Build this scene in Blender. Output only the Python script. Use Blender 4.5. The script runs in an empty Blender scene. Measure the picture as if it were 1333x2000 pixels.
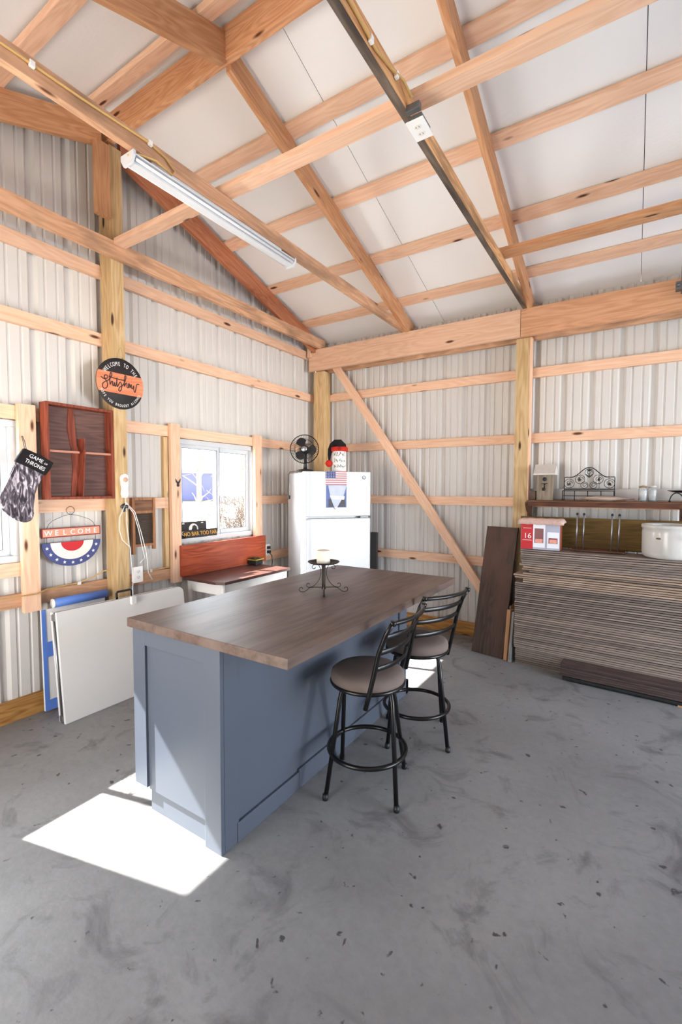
import bpy, bmesh, math, random
from mathutils import Vector, Matrix, Euler
random.seed(7)
C = bpy.context.scene.collection
scn = bpy.context.scene
PI = math.pi

# ---------------------------------------------------------------- camera
CAM = Vector((3.387, -4.7055, 1.5137)); YAW, PIT, ROL, FPX = 0.5695, -0.0512, 0.003, 903.7
fw = Vector((-math.sin(YAW)*math.cos(PIT), math.cos(YAW)*math.cos(PIT), math.sin(PIT)))
r_ = Vector((math.cos(YAW), math.sin(YAW), 0)); u_ = r_.cross(fw)
r2 = r_*math.cos(ROL)+u_*math.sin(ROL); u2 = -r_*math.sin(ROL)+u_*math.cos(ROL)
cam = bpy.data.objects.new('camera', bpy.data.cameras.new('camera')); C.objects.link(cam)
cam.matrix_world = Matrix(((r2.x,u2.x,-fw.x,CAM.x),(r2.y,u2.y,-fw.y,CAM.y),(r2.z,u2.z,-fw.z,CAM.z),(0,0,0,1)))
cam.data.sensor_fit = 'HORIZONTAL'; cam.data.sensor_width = 36; cam.data.lens = 36*FPX/1333
cam.data.clip_start = 0.05; cam.data.clip_end = 300
scn.camera = cam
scn.view_settings.view_transform = 'Standard'; scn.view_settings.look = 'None'
scn.view_settings.gamma = 1; scn.view_settings.use_curve_mapping = False
scn.view_settings.exposure = 0.33

# ---------------------------------------------------------------- daylight
w = bpy.data.worlds.new('sky'); scn.world = w; w.use_nodes = True
bg = w.node_tree.nodes['Background']; bg.inputs[0].default_value = (0.80, 0.90, 1.0, 1); bg.inputs[1].default_value = 3.2
sun = bpy.data.lights.new('sun', 'SUN'); sun.energy = 44; sun.angle = math.radians(0.6); sun.color = (1, 0.95, 0.88)
so = bpy.data.objects.new('sun', sun); C.objects.link(so); so.location = (-6, -6, 8)
so.rotation_euler = Vector((1, .247, -.92)).to_track_quat('-Z', 'Y').to_euler()
def area(name, loc, to, sx, sy, e, col):
    l = bpy.data.lights.new(name, 'AREA'); l.shape = 'RECTANGLE'; l.size = sx; l.size_y = sy; l.energy = e; l.color = col
    o = bpy.data.objects.new(name, l); C.objects.link(o); o.location = loc
    o.rotation_euler = (Vector(to)-Vector(loc)).to_track_quat('-Z', 'Y').to_euler()
    return o
# daylight coming in through the open roller door (right) and the two windows, plus an added side fill lamp
area('door_daylight', (6.15, -1.85, 1.2), (0, -1.85, -.9), 2.8, 2.3, 66, (0.56, 0.75, 1.0))
area('door_ground_bounce', (13.5, -2.2, 0.1), (0, -2.6, 3.6), 5, 4, 1350, (1.0, 0.96, 0.90))
area('added_side_fill', (1.5, -5.5, 1.1), (1.5, -2, 1.5), 1.4, 1.9, 34, (1.0, 0.94, 0.86))  # fill lamp added behind the camera, shining in through a made-up opening
area('window_daylight', (-0.25, -1.6, 1.5), (2, -1.6, 1.3), 0.85, 0.75, 22, (0.88, 0.94, 1.0))
area('window_daylight', (-0.25, -3.755, 1.5), (2, -3.755, 1.3), 0.85, 0.75, 30, (0.88, 0.94, 1.0))

# ---------------------------------------------------------------- material helpers
def S(r, g, b):
    f = lambda c: (c/255/12.92) if c/255 <= .04045 else ((c/255+.055)/1.055)**2.4
    return (f(r), f(g), f(b), 1)
_mats = {}
def mat(name, col, rough=.6, metal=0, spec=.5, var=0.0, nscale=8, bump=0, bscale=60, emit=None, alpha=None):
    if name in _mats: return _mats[name]
    m = bpy.data.materials.new(name); m.use_nodes = True; nt = m.node_tree; b = nt.nodes['Principled BSDF']
    b.inputs['Base Color'].default_value = col; b.inputs['Roughness'].default_value = rough
    b.inputs['Metallic'].default_value = metal; b.inputs['Specular IOR Level'].default_value = spec
    tc = nt.nodes.new('ShaderNodeTexCoord')
    if var:
        n = nt.nodes.new('ShaderNodeTexNoise'); n.inputs['Scale'].default_value = nscale; n.inputs['Detail'].default_value = 5
        nt.links.new(tc.outputs['Object'], n.inputs['Vector'])
        mx = nt.nodes.new('ShaderNodeMix'); mx.data_type = 'RGBA'
        mx.inputs[6].default_value = tuple(c*(1-var) for c in col[:3])+(1,); mx.inputs[7].default_value = tuple(min(1, c*(1+var)) for c in col[:3])+(1,)
        nt.links.new(n.outputs['Fac'], mx.inputs[0]); nt.links.new(mx.outputs[2], b.inputs['Base Color'])
    if bump:
        n2 = nt.nodes.new('ShaderNodeTexNoise'); n2.inputs['Scale'].default_value = bscale; n2.inputs['Detail'].default_value = 3
        nt.links.new(tc.outputs['Object'], n2.inputs['Vector'])
        bp = nt.nodes.new('ShaderNodeBump'); bp.inputs['Strength'].default_value = bump; bp.inputs['Distance'].default_value = .01
        nt.links.new(n2.outputs['Fac'], bp.inputs['Height']); nt.links.new(bp.outputs['Normal'], b.inputs['Normal'])
    _mats[name] = m; return m
def wood(name, light, dark, knot=(90, 50, 25), axis=0, grain=1.0, rough=.62, tint=.12, knots=True, rings=26, blotch=None):
    if name in _mats: return _mats[name]
    m = bpy.data.materials.new(name); m.use_nodes = True; nt = m.node_tree; L = nt.links.new
    b = nt.nodes['Principled BSDF']; b.inputs['Roughness'].default_value = rough; b.inputs['Specular IOR Level'].default_value = .3
    tc = nt.nodes.new('ShaderNodeTexCoord'); oi = nt.nodes.new('ShaderNodeObjectInfo')
    va = nt.nodes.new('ShaderNodeVectorMath'); va.operation = 'MULTIPLY_ADD'
    cb = nt.nodes.new('ShaderNodeCombineXYZ')
    for i in range(3): L(oi.outputs['Random'], cb.inputs[i])
    va.inputs[1].default_value = (31, 17, 23); L(cb.outputs[0], va.inputs[0]); L(tc.outputs['Object'], va.inputs[2])
    def mapped(s_long, s_x):
        mp = nt.nodes.new('ShaderNodeMapping'); sc = [s_x]*3; sc[axis] = s_long
        mp.inputs['Scale'].default_value = sc; L(va.outputs[0], mp.inputs['Vector']); return mp.outputs[0]
    n1 = nt.nodes.new('ShaderNodeTexNoise'); n1.inputs['Scale'].default_value = 1; n1.inputs['Detail'].default_value = 2
    L(mapped(.9*grain, 7*grain), n1.inputs['Vector'])
    ml = nt.nodes.new('ShaderNodeMath'); ml.operation = 'MULTIPLY'; ml.inputs[1].default_value = rings*PI
    L(n1.outputs['Fac'], ml.inputs[0]); sn = nt.nodes.new('ShaderNodeMath'); sn.operation = 'SINE'; L(ml.outputs[0], sn.inputs[0])
    n2 = nt.nodes.new('ShaderNodeTexNoise'); n2.inputs['Scale'].default_value = 1; n2.inputs['Detail'].default_value = 6
    L(mapped(3*grain, 60*grain), n2.inputs['Vector'])
    mr = nt.nodes.new('ShaderNodeMath'); mr.operation = 'MULTIPLY_ADD'; mr.inputs[1].default_value = .12; mr.inputs[2].default_value = -.02
    L(sn.outputs[0], mr.inputs[0])
    ad = nt.nodes.new('ShaderNodeMath'); ad.operation = 'ADD'; L(mr.outputs[0], ad.inputs[0]); L(n2.outputs['Fac'], ad.inputs[1])
    cr = nt.nodes.new('ShaderNodeValToRGB'); cr.color_ramp.elements[0].position = .30; cr.color_ramp.elements[1].position = .74
    cr.color_ramp.elements[0].color = S(*light); cr.color_ramp.elements[1].color = S(*dark); L(ad.outputs[0], cr.inputs[0])
    out = cr.outputs[0]
    if blotch:
        n3 = nt.nodes.new('ShaderNodeTexNoise'); n3.inputs['Scale'].default_value = 1; n3.inputs['Detail'].default_value = 4
        L(mapped(blotch[1], blotch[2]), n3.inputs['Vector'])
        c3 = nt.nodes.new('ShaderNodeValToRGB'); c3.color_ramp.elements[0].position = .45; c3.color_ramp.elements[1].position = .68
        c3.color_ramp.elements[0].color = (0, 0, 0, 1); c3.color_ramp.elements[1].color = (1, 1, 1, 1); L(n3.outputs['Fac'], c3.inputs[0])
        m3 = nt.nodes.new('ShaderNodeMix'); m3.data_type = 'RGBA'; L(c3.outputs[0], m3.inputs[0]); L(out, m3.inputs[6]); m3.inputs[7].default_value = S(*blotch[0]); out = m3.outputs[2]
    if knots:
        vo = nt.nodes.new('ShaderNodeTexVoronoi'); vo.inputs['Scale'].default_value = 1; L(mapped(2.6, 9), vo.inputs['Vector'])
        ck = nt.nodes.new('ShaderNodeValToRGB'); ck.color_ramp.elements[0].position = .08; ck.color_ramp.elements[1].position = .15
        ck.color_ramp.elements[0].color = (1, 1, 1, 1); ck.color_ramp.elements[1].color = (0, 0, 0, 1); L(vo.outputs['Distance'], ck.inputs[0])
        mk = nt.nodes.new('ShaderNodeMix'); mk.data_type = 'RGBA'; L(ck.outputs[0], mk.inputs[0]); L(out, mk.inputs[6]); mk.inputs[7].default_value = S(*knot); out = mk.outputs[2]
    hs = nt.nodes.new('ShaderNodeHueSaturation'); ma = nt.nodes.new('ShaderNodeMath'); ma.operation = 'MULTIPLY_ADD'
    ma.inputs[1].default_value = tint*2; ma.inputs[2].default_value = 1-tint; L(oi.outputs['Random'], ma.inputs[0]); L(ma.outputs[0], hs.inputs['Value'])
    L(out, hs.inputs['Color']); L(hs.outputs[0], b.inputs['Base Color'])
    bp = nt.nodes.new('ShaderNodeBump'); bp.inputs['Strength'].default_value = .15; bp.inputs['Distance'].default_value = .004
    L(n2.outputs['Fac'], bp.inputs['Height']); L(bp.outputs['Normal'], b.inputs['Normal'])
    _mats[name] = m; return m

PINE = wood('pine', (238, 198, 168), (224, 178, 146))
RAFT = wood('rafter_fir', (212, 160, 118), (188, 132, 92), rings=34)
WEATH = wood('weathered_pine', (214, 168, 134), (186, 140, 106), blotch=((158, 122, 96), 3, 9))
TREAT = wood('treated_post', (214, 184, 138), (188, 152, 104), knot=(70, 45, 20))
SKIRT = wood('treated_skirt', (196, 146, 84), (150, 100, 50))
REDW = wood('red_stained', (176, 84, 52), (128, 50, 30), axis=1, knots=False, tint=.03, blotch=((146, 58, 34), 2, 5), rough=.4)
TOPW = wood('brown_counter', (98, 78, 69), (72, 55, 48), axis=1, knots=False, tint=.02, rings=12, blotch=((112, 96, 88), 1.2, 7), rough=.46)
DESKW = wood('dark_desk_top', (96, 66, 60), (72, 46, 42), axis=1, knots=False, tint=.02, rough=.35)
DKB = wood('dark_board', (86, 68, 58), (58, 44, 38), axis=1, knots=False, tint=.05, blotch=((98, 72, 62), 2, 5))
SHELFW = wood('shelf_brown', (112, 74, 52), (70, 44, 30), knots=False, tint=.05)
OLIVE = wood('olive_plank', (112, 86, 38), (84, 62, 26), knots=False, tint=.03)
SIDE = wood('siding_plank', (142, 128, 118), (120, 106, 98), knots=False, tint=.28, grain=.7)
SIDED = wood('siding_dark', (84, 68, 64), (62, 48, 46), knots=False, tint=.1)
TAN = wood('tan_edge', (206, 158, 116), (176, 128, 88), knots=False, axis=1)
OLDW = wood('old_washboard_wood', (176, 126, 88), (140, 92, 60), axis=1, knots=False, tint=.02)
BRNW = wood('tray_brown', (150, 74, 52), (104, 46, 32), knots=False, tint=.04, axis=1)
TRAYB = wood('tray_back', (112, 82, 74), (88, 62, 56), knots=False, tint=.02)
GREYW = wood('birdhouse_grey', (150, 136, 118), (116, 102, 86), axis=1, knots=False, tint=.02)
STEEL = mat('panel_steel', S(212, 208, 203), .42, 0, .5, .02, 3)
INSUL = mat('white_insulation', S(244, 242, 240), .38, 0, .5, .02, 2, .12, 45)
WHITE = mat('white_enamel', S(212, 214, 218), .3)
VINYL = mat('white_vinyl', S(206, 209, 212), .4)
GASK = mat('dark_gasket', S(70, 72, 76), .6)
PLAST = mat('white_plastic', S(232, 230, 228), .5, bump=.05, bscale=150)
BLACK = mat('black_metal', S(22, 20, 20), .28, .3)
BLKP = mat('black_plastic', S(20, 20, 22), .55)
IRON = mat('wrought_iron', S(52, 44, 38), .5, .6, var=.2, nscale=40)
CHROME = mat('grey_metal', S(170, 172, 176), .3, .9)
GALV = mat('galvanised', S(120, 122, 124), .45, .8, var=.15, nscale=30)
PAINTC = mat('slate_paint', S(78, 85, 98), .45, var=.03, nscale=6)
SUEDE = mat('taupe_suede', S(112, 100, 95), .9, 0, .1, .22, 7)
ORANGE = wood('orange_band', (240, 150, 112), (222, 122, 84), axis=0, knots=False, tint=0)
BLKPAINT = mat('black_paint', S(44, 40, 42), .7)
WPAINT = mat('white_paint', S(240, 238, 236), .6)
CREAM = mat('cream_paint', S(232, 226, 218), .7)
RED = mat('red_paint', S(196, 26, 34), .6)
NAVY = mat('navy_paint', S(70, 78, 130), .7, var=.06, nscale=30)
BLUE = mat('blue_plastic', S(92, 132, 214), .5, var=.1, nscale=12)
YELC = mat('yellow_cable', S(208, 168, 104), .5)
WAX = mat('cream_wax', S(232, 220, 206), .5, var=.05, nscale=20)
RFELT = mat('red_felt', S(206, 44, 28), .95, bump=.5, bscale=200)
BFELT = mat('black_felt', S(20, 16, 20), .95)
STONE = mat('salt_glaze', S(196, 193, 187), .2, var=.1, nscale=7)
def glassmat():
    m = bpy.data.materials.new('pane_glass'); m.use_nodes = True; nt = m.node_tree; nt.nodes.clear()
    o = nt.nodes.new('ShaderNodeOutputMaterial'); t = nt.nodes.new('ShaderNodeBsdfTransparent'); g = nt.nodes.new('ShaderNodeBsdfGlossy')
    g.inputs['Roughness'].default_value = .02; fr = nt.nodes.new('ShaderNodeFresnel'); fr.inputs[0].default_value = 1.2
    mx = nt.nodes.new('ShaderNodeMixShader'); nt.links.new(fr.outputs[0], mx.inputs[0]); nt.links.new(t.outputs[0], mx.inputs[1]); nt.links.new(g.outputs[0], mx.inputs[2])
    t.inputs[0].default_value = (.94, .96, .96, 1); nt.links.new(mx.outputs[0], o.inputs[0]); return m
GLASS = glassmat()

# ---------------------------------------------------------------- geometry helpers
LW = lambda x, y, z: Matrix(((0, 0, 1, x), (1, 0, 0, y), (0, 1, 0, z), (0, 0, 0, 1)))   # panel frame on the left wall (right=+Y, up=+Z, out=+X)
RW = lambda x, y, z: Matrix(((1, 0, 0, x), (0, 0, -1, y), (0, 1, 0, z), (0, 0, 0, 1)))  # panel frame on the far wall (right=+X, up=+Z, out=-Y)
def thing(name, label, cat, loc=(0, 0, 0), rotz=0, group=None, mw=None):
    o = bpy.data.objects.new(name, None); C.objects.link(o); o.empty_display_size = .05
    if mw is not None: o.matrix_world = mw
    else: o.location = loc; o.rotation_euler = (0, 0, rotz)
    o['label'] = label; o['category'] = cat
    if group: o['group'] = group
    return o
def tag(o, label, cat, group=None, kind=None):
    o['label'] = label; o['category'] = cat
    if group: o['group'] = group
    if kind: o['kind'] = kind
    return o
class MB:
    def __init__(s): s.bm = bmesh.new(); s.mi = 0
    def _new(s, geom):
        for f in geom:
            f.material_index = s.mi
    def box(s, x0, y0, z0, x1, y1, z1, bev=0, M=None):
        g = bmesh.ops.create_cube(s.bm, size=1); vs = g['verts']
        for v in vs: v.co = Vector(((x0+x1)/2+v.co.x*(x1-x0), (y0+y1)/2+v.co.y*(y1-y0), (z0+z1)/2+v.co.z*(z1-z0)))
        fs = {f for v in vs for f in v.link_faces}
        if bev:
            r = bmesh.ops.bevel(s.bm, geom=list({e for f in fs for e in f.edges}), offset=bev, segments=2, affect='EDGES', profile=.6)
            allv = set(r['verts']) | {v for v in vs if v.is_valid}
            fs = {f for v in allv for f in v.link_faces}; vs = list({v for f in fs for v in f.verts})
        if M is not None:
            for v in vs: v.co = M @ v.co
        s._new(fs); return s
    def tube(s, pts, r, n=8, closed=False, cap=True, flat=None):
        pts = [Vector(p) for p in pts]; rings = []; N = len(pts)
        rad = r if isinstance(r, (list, tuple)) else [r]*N
        prev = None
        for i, p in enumerate(pts):
            if closed: t = pts[(i+1) % N]-pts[i-1]
            else: t = pts[min(i+1, N-1)]-pts[max(i-1, 0)]
            t.normalize()
            if prev is None:
                a = Vector((0, 0, 1)) if abs(t.z) < .9 else Vector((1, 0, 0)); nrm = t.cross(a).normalized()
            else:
                nrm = (prev-t*prev.dot(t)).normalized()
            prev = nrm; bn = t.cross(nrm)
            rings.append([s.bm.verts.new(p+(nrm*math.cos(2*PI*k/n)*(flat[0] if flat else 1)+bn*math.sin(2*PI*k/n)*(flat[1] if flat else 1))*rad[i]) for k in range(n)])
        fs = []
        for i in range(N if closed else N-1):
            a, b = rings[i], rings[(i+1) % N]
            for k in range(n): fs.append(s.bm.faces.new((a[k], a[(k+1) % n], b[(k+1) % n], b[k])))
        if cap and not closed:
            fs.append(s.bm.faces.new(rings[0][::-1])); fs.append(s.bm.faces.new(rings[-1]))
        for f in fs[:]: f.smooth = True
        s._new(fs); return s
    def lathe(s, prof, cx=0, cy=0, n=32, M=None):
        rings = []
        for (r, z) in prof:
            if r < 1e-5: rings.append([s.bm.verts.new((cx, cy, z))])
            else: rings.append([s.bm.verts.new((cx+r*math.cos(2*PI*k/n), cy+r*math.sin(2*PI*k/n), z)) for k in range(n)])
        fs = []
        for a, b in zip(rings, rings[1:]):
            for k in range(n):
                k2 = (k+1) % n
                q = [a[0] if len(a) == 1 else a[k], a[0] if len(a) == 1 else a[k2], b[0] if len(b) == 1 else b[k2], b[0] if len(b) == 1 else b[k]]
                qq = []
                for v in q:
                    if v not in qq: qq.append(v)
                if len(qq) > 2: fs.append(s.bm.faces.new(qq))
        if M is not None:
            for rg in rings:
                for v in rg: v.co = M @ v.co
        for f in fs: f.smooth = True
        s._new(fs); return s
    def prism(s, poly, z0, z1, M=None):   # polygon in xy, extruded in z
        a = [s.bm.verts.new((x, y, z0)) for x, y in poly]; b = [s.bm.verts.new((x, y, z1)) for x, y in poly]; n = len(poly)
        fs = [s.bm.faces.new(a[::-1]), s.bm.faces.new(b)]
        for k in range(n): fs.append(s.bm.faces.new((a[k], a[(k+1) % n], b[(k+1) % n], b[k])))
        if M is not None:
            for v in a+b: v.co = M @ v.co
        s._new(fs); return s
    def quad(s, pts):
        f = s.bm.faces.new([s.bm.verts.new(p) for p in pts]); s._new([f]); return s
    def add_mesh(s, me, M):
        vs = [s.bm.verts.new(M @ v.co) for v in me.vertices]; fs = []
        for p in me.polygons:
            try: fs.append(s.bm.faces.new([vs[i] for i in p.vertices]))
            except ValueError: pass
        s._new(fs); return s
    def build(s, name, mats, parent=None, M=None, mods=None):
        bmesh.ops.recalc_face_normals(s.bm, faces=s.bm.faces[:])
        me = bpy.data.meshes.new(name); s.bm.to_mesh(me); s.bm.free()
        for m in (mats if isinstance(mats, (list, tuple)) else [mats]): me.materials.append(m)
        o = bpy.data.objects.new(name, me); C.objects.link(o)
        if parent is not None: o.parent = parent
        if M is not None: o.matrix_local = M
        return o
def struct(o): o['kind'] = 'structure'; return o
_tx = {}
def text_mesh(t, size=1.0, ext=.0):
    k = (t, size, ext)
    if k in _tx: return _tx[k]
    cu = bpy.data.curves.new('t', 'FONT'); cu.body = t; cu.size = size; cu.extrude = ext; cu.align_x = 'CENTER'; cu.resolution_u = 3
    o = bpy.data.objects.new('t', cu); C.objects.link(o); bpy.context.view_layer.update()
    me = bpy.data.meshes.new_from_object(o.evaluated_get(bpy.context.evaluated_depsgraph_get()))
    bpy.data.objects.remove(o); _tx[k] = me; return me
def T(x, y, z): return Matrix.Translation((x, y, z))
def SC(x, y, z): return Matrix.Diagonal((x, y, z, 1))
def board(name, p0, p1, w_, h_, m, up=(0, 0, 1), label=None, cat=None, group=None, bev=.002):
    """a sawn board from p0 to p1 (centre line); w_ across, h_ along 'up'."""
    p0, p1 = Vector(p0), Vector(p1); d = p1-p0; L = d.length; x = d/L; u = Vector(up); y = u.cross(x).normalized(); z = x.cross(y)
    b = MB(); b.box(-L/2, -w_/2, -h_/2, L/2, w_/2, h_/2, bev); o = b.build(name, m)
    c = (p0+p1)/2
    o.matrix_world = Matrix(((x.x, y.x, z.x, c.x), (x.y, y.y, z.y, c.y), (x.z, y.z, z.z, c.z), (0, 0, 0, 1)))
    if label: tag(o, label, cat, group)
    return o
def bbox(name, x0, y0, z0, x1, y1, z1, m, label=None, cat=None, group=None, parent=None, bev=.002):
    """axis-aligned board whose local X is its longest side"""
    d = [x1-x0, y1-y0, z1-z0]; ax = d.index(max(d)); c = Vector(((x0+x1)/2, (y0+y1)/2, (z0+z1)/2))
    if ax == 0: R = Matrix.Identity(4); s3 = d
    elif ax == 1: R = Matrix.Rotation(PI/2, 4, 'Z'); s3 = [d[1], d[0], d[2]]
    else: R = Matrix.Rotation(-PI/2, 4, 'Y'); s3 = [d[2], d[1], d[0]]
    b = MB(); b.box(-s3[0]/2, -s3[1]/2, -s3[2]/2, s3[0]/2, s3[1]/2, s3[2]/2, bev); o = b.build(name, m, parent)
    M = Matrix.Translation(c) @ R
    if parent is None: o.matrix_world = M
    else: o.matrix_local = M
    if label: tag(o, label, cat, group)
    return o

# ---------------------------------------------------------------- shell
RX, RY = 6.2, -5.44; RIDGE = -2.72
def ceil_z(y): return 3.252+.32*(-y) if y >= RIDGE else 3.292+.32*2.72-.36*(RIDGE-y)
DG = .023
def profile(u, ph):
    """outward depth of the ribbed panel at distance u along the wall"""
    a = (u-ph) % .2286; a = a if a < .1143 else a-.2286
    if abs(a) <= .014: return DG
    if abs(a) < .032: return DG*(1-(abs(a)-.014)/.018)
    for c in (.0762, -.0762):
        e = abs(a-c)
        if e < .005: return .007
        if e < .011: return .007*(1-(e-.005)/.006)
    return 0
def ribwall(name, length, ph, place, top, holes, z0=0.0):
    us = set([0, length]); n = int(length/.2286)+2
    for i in range(-1, n):
        for o in (-.032, -.014, .014, .032, .0762-.011, .0762-.005, .0762+.005, .0762+.011, .1524-.011, .1524-.005, .1524+.005, .1524+.011): us.add(ph+.2286*i+o)
    for h in holes: us.add(h[0]); us.add(h[1])
    if name in ('wall_left', 'wall_right'): us.add(2.72)
    us = sorted(u for u in us if -1e-6 <= u <= length+1e-6)
    us = [u for i, u in enumerate(us) if i == 0 or u-us[i-1] > 1e-4]
    b = MB()
    for a, c in zip(us, us[1:]):
        da, dc = profile(a, ph), profile(c, ph); mid = (a+c)/2
        segs = [(z0, None)]
        for h in holes:
            if h[0] < mid < h[1]: segs = ([(z0, h[2])] if h[2] > z0 else [])+[(h[3], None)]
        for s0, s1 in segs:
            b.quad([place(a, da, s0), place(c, dc, s0), place(c, dc, top(c) if s1 is None else s1), place(a, da, top(a) if s1 is None else s1)])
    bmesh.ops.remove_doubles(b.bm, verts=b.bm.verts[:], dist=1e-5)
    o = b.build(name, STEEL); struct(o)
    md = o.modifiers.new('s', 'SOLIDIFY'); md.thickness = .0015; md.offset = 0
    return o
W1 = (1.12, 2.09, 1.03, 1.94); W2 = (3.31, 4.20, 1.03, 1.94)
ribwall('wall_left', 5.44, .4382-.2286, lambda u, d, z: (-d, -u, z), lambda u: ceil_z(-u), [W1, W2])
ribwall('wall_far', RX, .2741, lambda u, d, z: (u, d, z), lambda u: ceil_z(0), [])
ribwall('wall_near', RX, .1, lambda u, d, z: (u, RY-d, z), lambda u: ceil_z(RY), [(.8, 2.2, -.01, 2.05)])  # unseen near wall; its opening is added to let the side fill in
ribwall('wall_right', 5.44, .1, lambda u, d, z: (RX+d, -u, z), lambda u: ceil_z(-u), [(.4, 3.25, -.01, 2.35)])

def floor_mat():
    m = bpy.data.materials.new('concrete'); m.use_nodes = True; nt = m.node_tree; L = nt.links.new; b = nt.nodes['Principled BSDF']
    tc = nt.nodes.new('ShaderNodeTexCoord')
    def noise(sc, det=4, dist=0, rough=.5):
        n = nt.nodes.new('ShaderNodeTexNoise'); n.inputs['Scale'].default_value = sc; n.inputs['Detail'].default_value = det; n.inputs['Distortion'].default_value = dist
        n.inputs['Roughness'].default_value = rough
        L(tc.outputs['Object'], n.inputs['Vector']); return n.outputs['Fac']
    def ramp(v, p0, c0, p1, c1):
        r = nt.nodes.new('ShaderNodeValToRGB'); r.color_ramp.elements[0].position = p0; r.color_ramp.elements[1].position = p1
        r.color_ramp.elements[0].color = c0; r.color_ramp.elements[1].color = c1; L(v, r.inputs[0]); return r.outputs[0]
    def mix(f, a, c, mode='MIX'):
        x = nt.nodes.new('ShaderNodeMix'); x.data_type = 'RGBA'; x.blend_type = mode
        L(f, x.inputs[0]) if not isinstance(f, float) else setattr(x.inputs[0], 'default_value', f)
        L(a, x.inputs[6]); L(c, x.inputs[7]) if not isinstance(c, tuple) else setattr(x.inputs[7], 'default_value', c); return x.outputs[2]
    base = ramp(noise(1.3, 6, .4), .3, S(122, 121, 122), .7, S(140, 139, 140))
    fine = ramp(noise(26, 5, 0, .7), .35, (.8, .8, .8, 1), .65, (1, 1, 1, 1))
    c = mix(.6, base, fine, 'MULTIPLY')
    # darker scuffed patches
    sc = ramp(noise(3.2, 8, 1.2, .65), .53, (0, 0, 0, 1), .70, (1, 1, 1, 1))
    c = mix(sc, c, S(94, 92, 94))
    sp = ramp(noise(17, 3, .3), .675, (0, 0, 0, 1), .71, (1, 1, 1, 1))
    c = mix(sp, c, S(66, 64, 66))
    L(c, b.inputs['Base Color']); b.inputs['Roughness'].default_value = .5; b.inputs['Specular IOR Level'].default_value = .4
    bp = nt.nodes.new('ShaderNodeBump'); bp.inputs['Strength'].default_value = .12; bp.inputs['Distance'].default_value = .01
    L(noise(40, 5), bp.inputs['Height']); L(bp.outputs[0], b.inputs['Normal']); return m
b = MB(); b.box(-.03, RY-.03, -.12, RX+.25, .03, 0); struct(b.build('floor', floor_mat()))
# insulation sheets under the metal roof, butted with thin dark seams
seams = [-.08, 1.64, 3.36, 5.08, 6.3]
for i in range(4):
    for side in (0, 1):
        x0, x1 = max(seams[i], -.02)+.002, seams[i+1]-.002
        ya, yb = (0.03, RIDGE) if side == 0 else (RIDGE, RY-.03)
        b = MB(); za, zb = ceil_z(ya) if side == 0 else ceil_z(RIDGE-1e-4), ceil_z(RIDGE) if side == 0 else ceil_z(yb)
        b.prism([(ya, za), (yb, zb), (yb, zb+.012), (ya, za+.012)], x0, x1, M=Matrix(((0, 0, 1, 0), (1, 0, 0, 0), (0, 1, 0, 0), (0, 0, 0, 1))))
        struct(b.build('ceiling', INSUL))
for side in (0, 1):
    ya, yb = (0.1, RIDGE) if side == 0 else (RIDGE, RY-.1)
    za, zb = (3.27, ceil_z(RIDGE)+.06) if side == 0 else (ceil_z(RIDGE-1e-4)+.018, ceil_z(RY)+.018)
    b = MB(); b.prism([(ya, za), (yb, zb), (yb, zb+.02), (ya, za+.02)], -.1, 6.4, M=Matrix(((0, 0, 1, 0), (1, 0, 0, 0), (0, 1, 0, 0), (0, 0, 0, 1))))
    struct(b.build('ceiling', mat('roof_steel', S(90, 90, 92), .5)))

# ---------------------------------------------------------------- girts, posts, headers
GZ = {'D': .736, 'C': 1.343, 'B': 1.946, 'A': 2.553}
def girt(wall, y0, y1, z, label, m=PINE):
    if wall == 'L': return bbox('wall_girt', .001, y0, z, .039, y1, z+.089, m, label, 'wall board')
    return bbox('wall_girt', y0, -.039, z, y1, -.001, z+.089, m, label, 'wall board')
girt('L', RY, -.04, 3.040, 'horizontal pine board on the left wall, topmost one, just under the lowest roof tie')
girt('L', RY, -.04, GZ['A'], 'horizontal pine board on the left wall, second from the top, behind the round sign')
girt('L', RY, -.04, GZ['B'], 'horizontal pine board forming the head of the windows on the left wall')
girt('L', -1.07, -.04, GZ['C'], 'short horizontal pine board between the sliding window and the fridge corner')
girt('L', -3.22, -2.19, GZ['C'], 'short horizontal pine board under the red-brown cubby box and behind the washboard')
girt('L', -1.07, -.04, GZ['D'], 'low horizontal pine board with the plugged-in outlet beside the fridge')
girt('L', RY, -1.07, GZ['D'], 'long low horizontal pine board on the left wall above the folded tables', WEATH)
girt('L', -4.20, -3.31, .94, 'pine sill board under the left window cut by the photo edge')
girt('R', .04, RX, GZ['A'], 'horizontal pine board on the far wall, topmost one')
girt('R', .04, RX, GZ['B'], 'horizontal pine board on the far wall level with the fan, second from top')
girt('R', .04, RX, GZ['C'], 'horizontal pine board on the far wall at shelf height')
girt('R', .04, RX, GZ['D'], 'horizontal pine board on the far wall, low down behind the island')
struct(bbox('baseboard_left', .001, RY, 0, .039, -.04, .135, SKIRT)); struct(bbox('baseboard_far', .04, -.039, 0, RX, -.001, .135, SKIRT))
def post(x0, y0, x1, y1, top, label): return bbox('timber_post', x0, y0, 0, x1, y1, top, TREAT, label, 'post', bev=.004)
post(.04, -2.746, .18, -2.65, 3.93, 'square treated timber post on the left wall carrying the round sign')
post(.10, -.18, .245, -.04, 2.89, 'square treated timber post in the corner behind the fridge and fan')
post(2.405, -.18, 2.525, -.04, 2.89, 'square treated timber post on the far wall left of the shelf')
bbox('edge_strip', 2.525, -.178, .97, 2.540, -.10, 2.89, PINE, 'thin pale pine strip nailed up the right side of the post by the shelf', 'board')
bbox('header_beam', .055, -.22, 2.895, 2.445, -.181, 3.14, PINE, 'deep pine header beam over the far wall, left piece running to the corner', 'beam')
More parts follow.
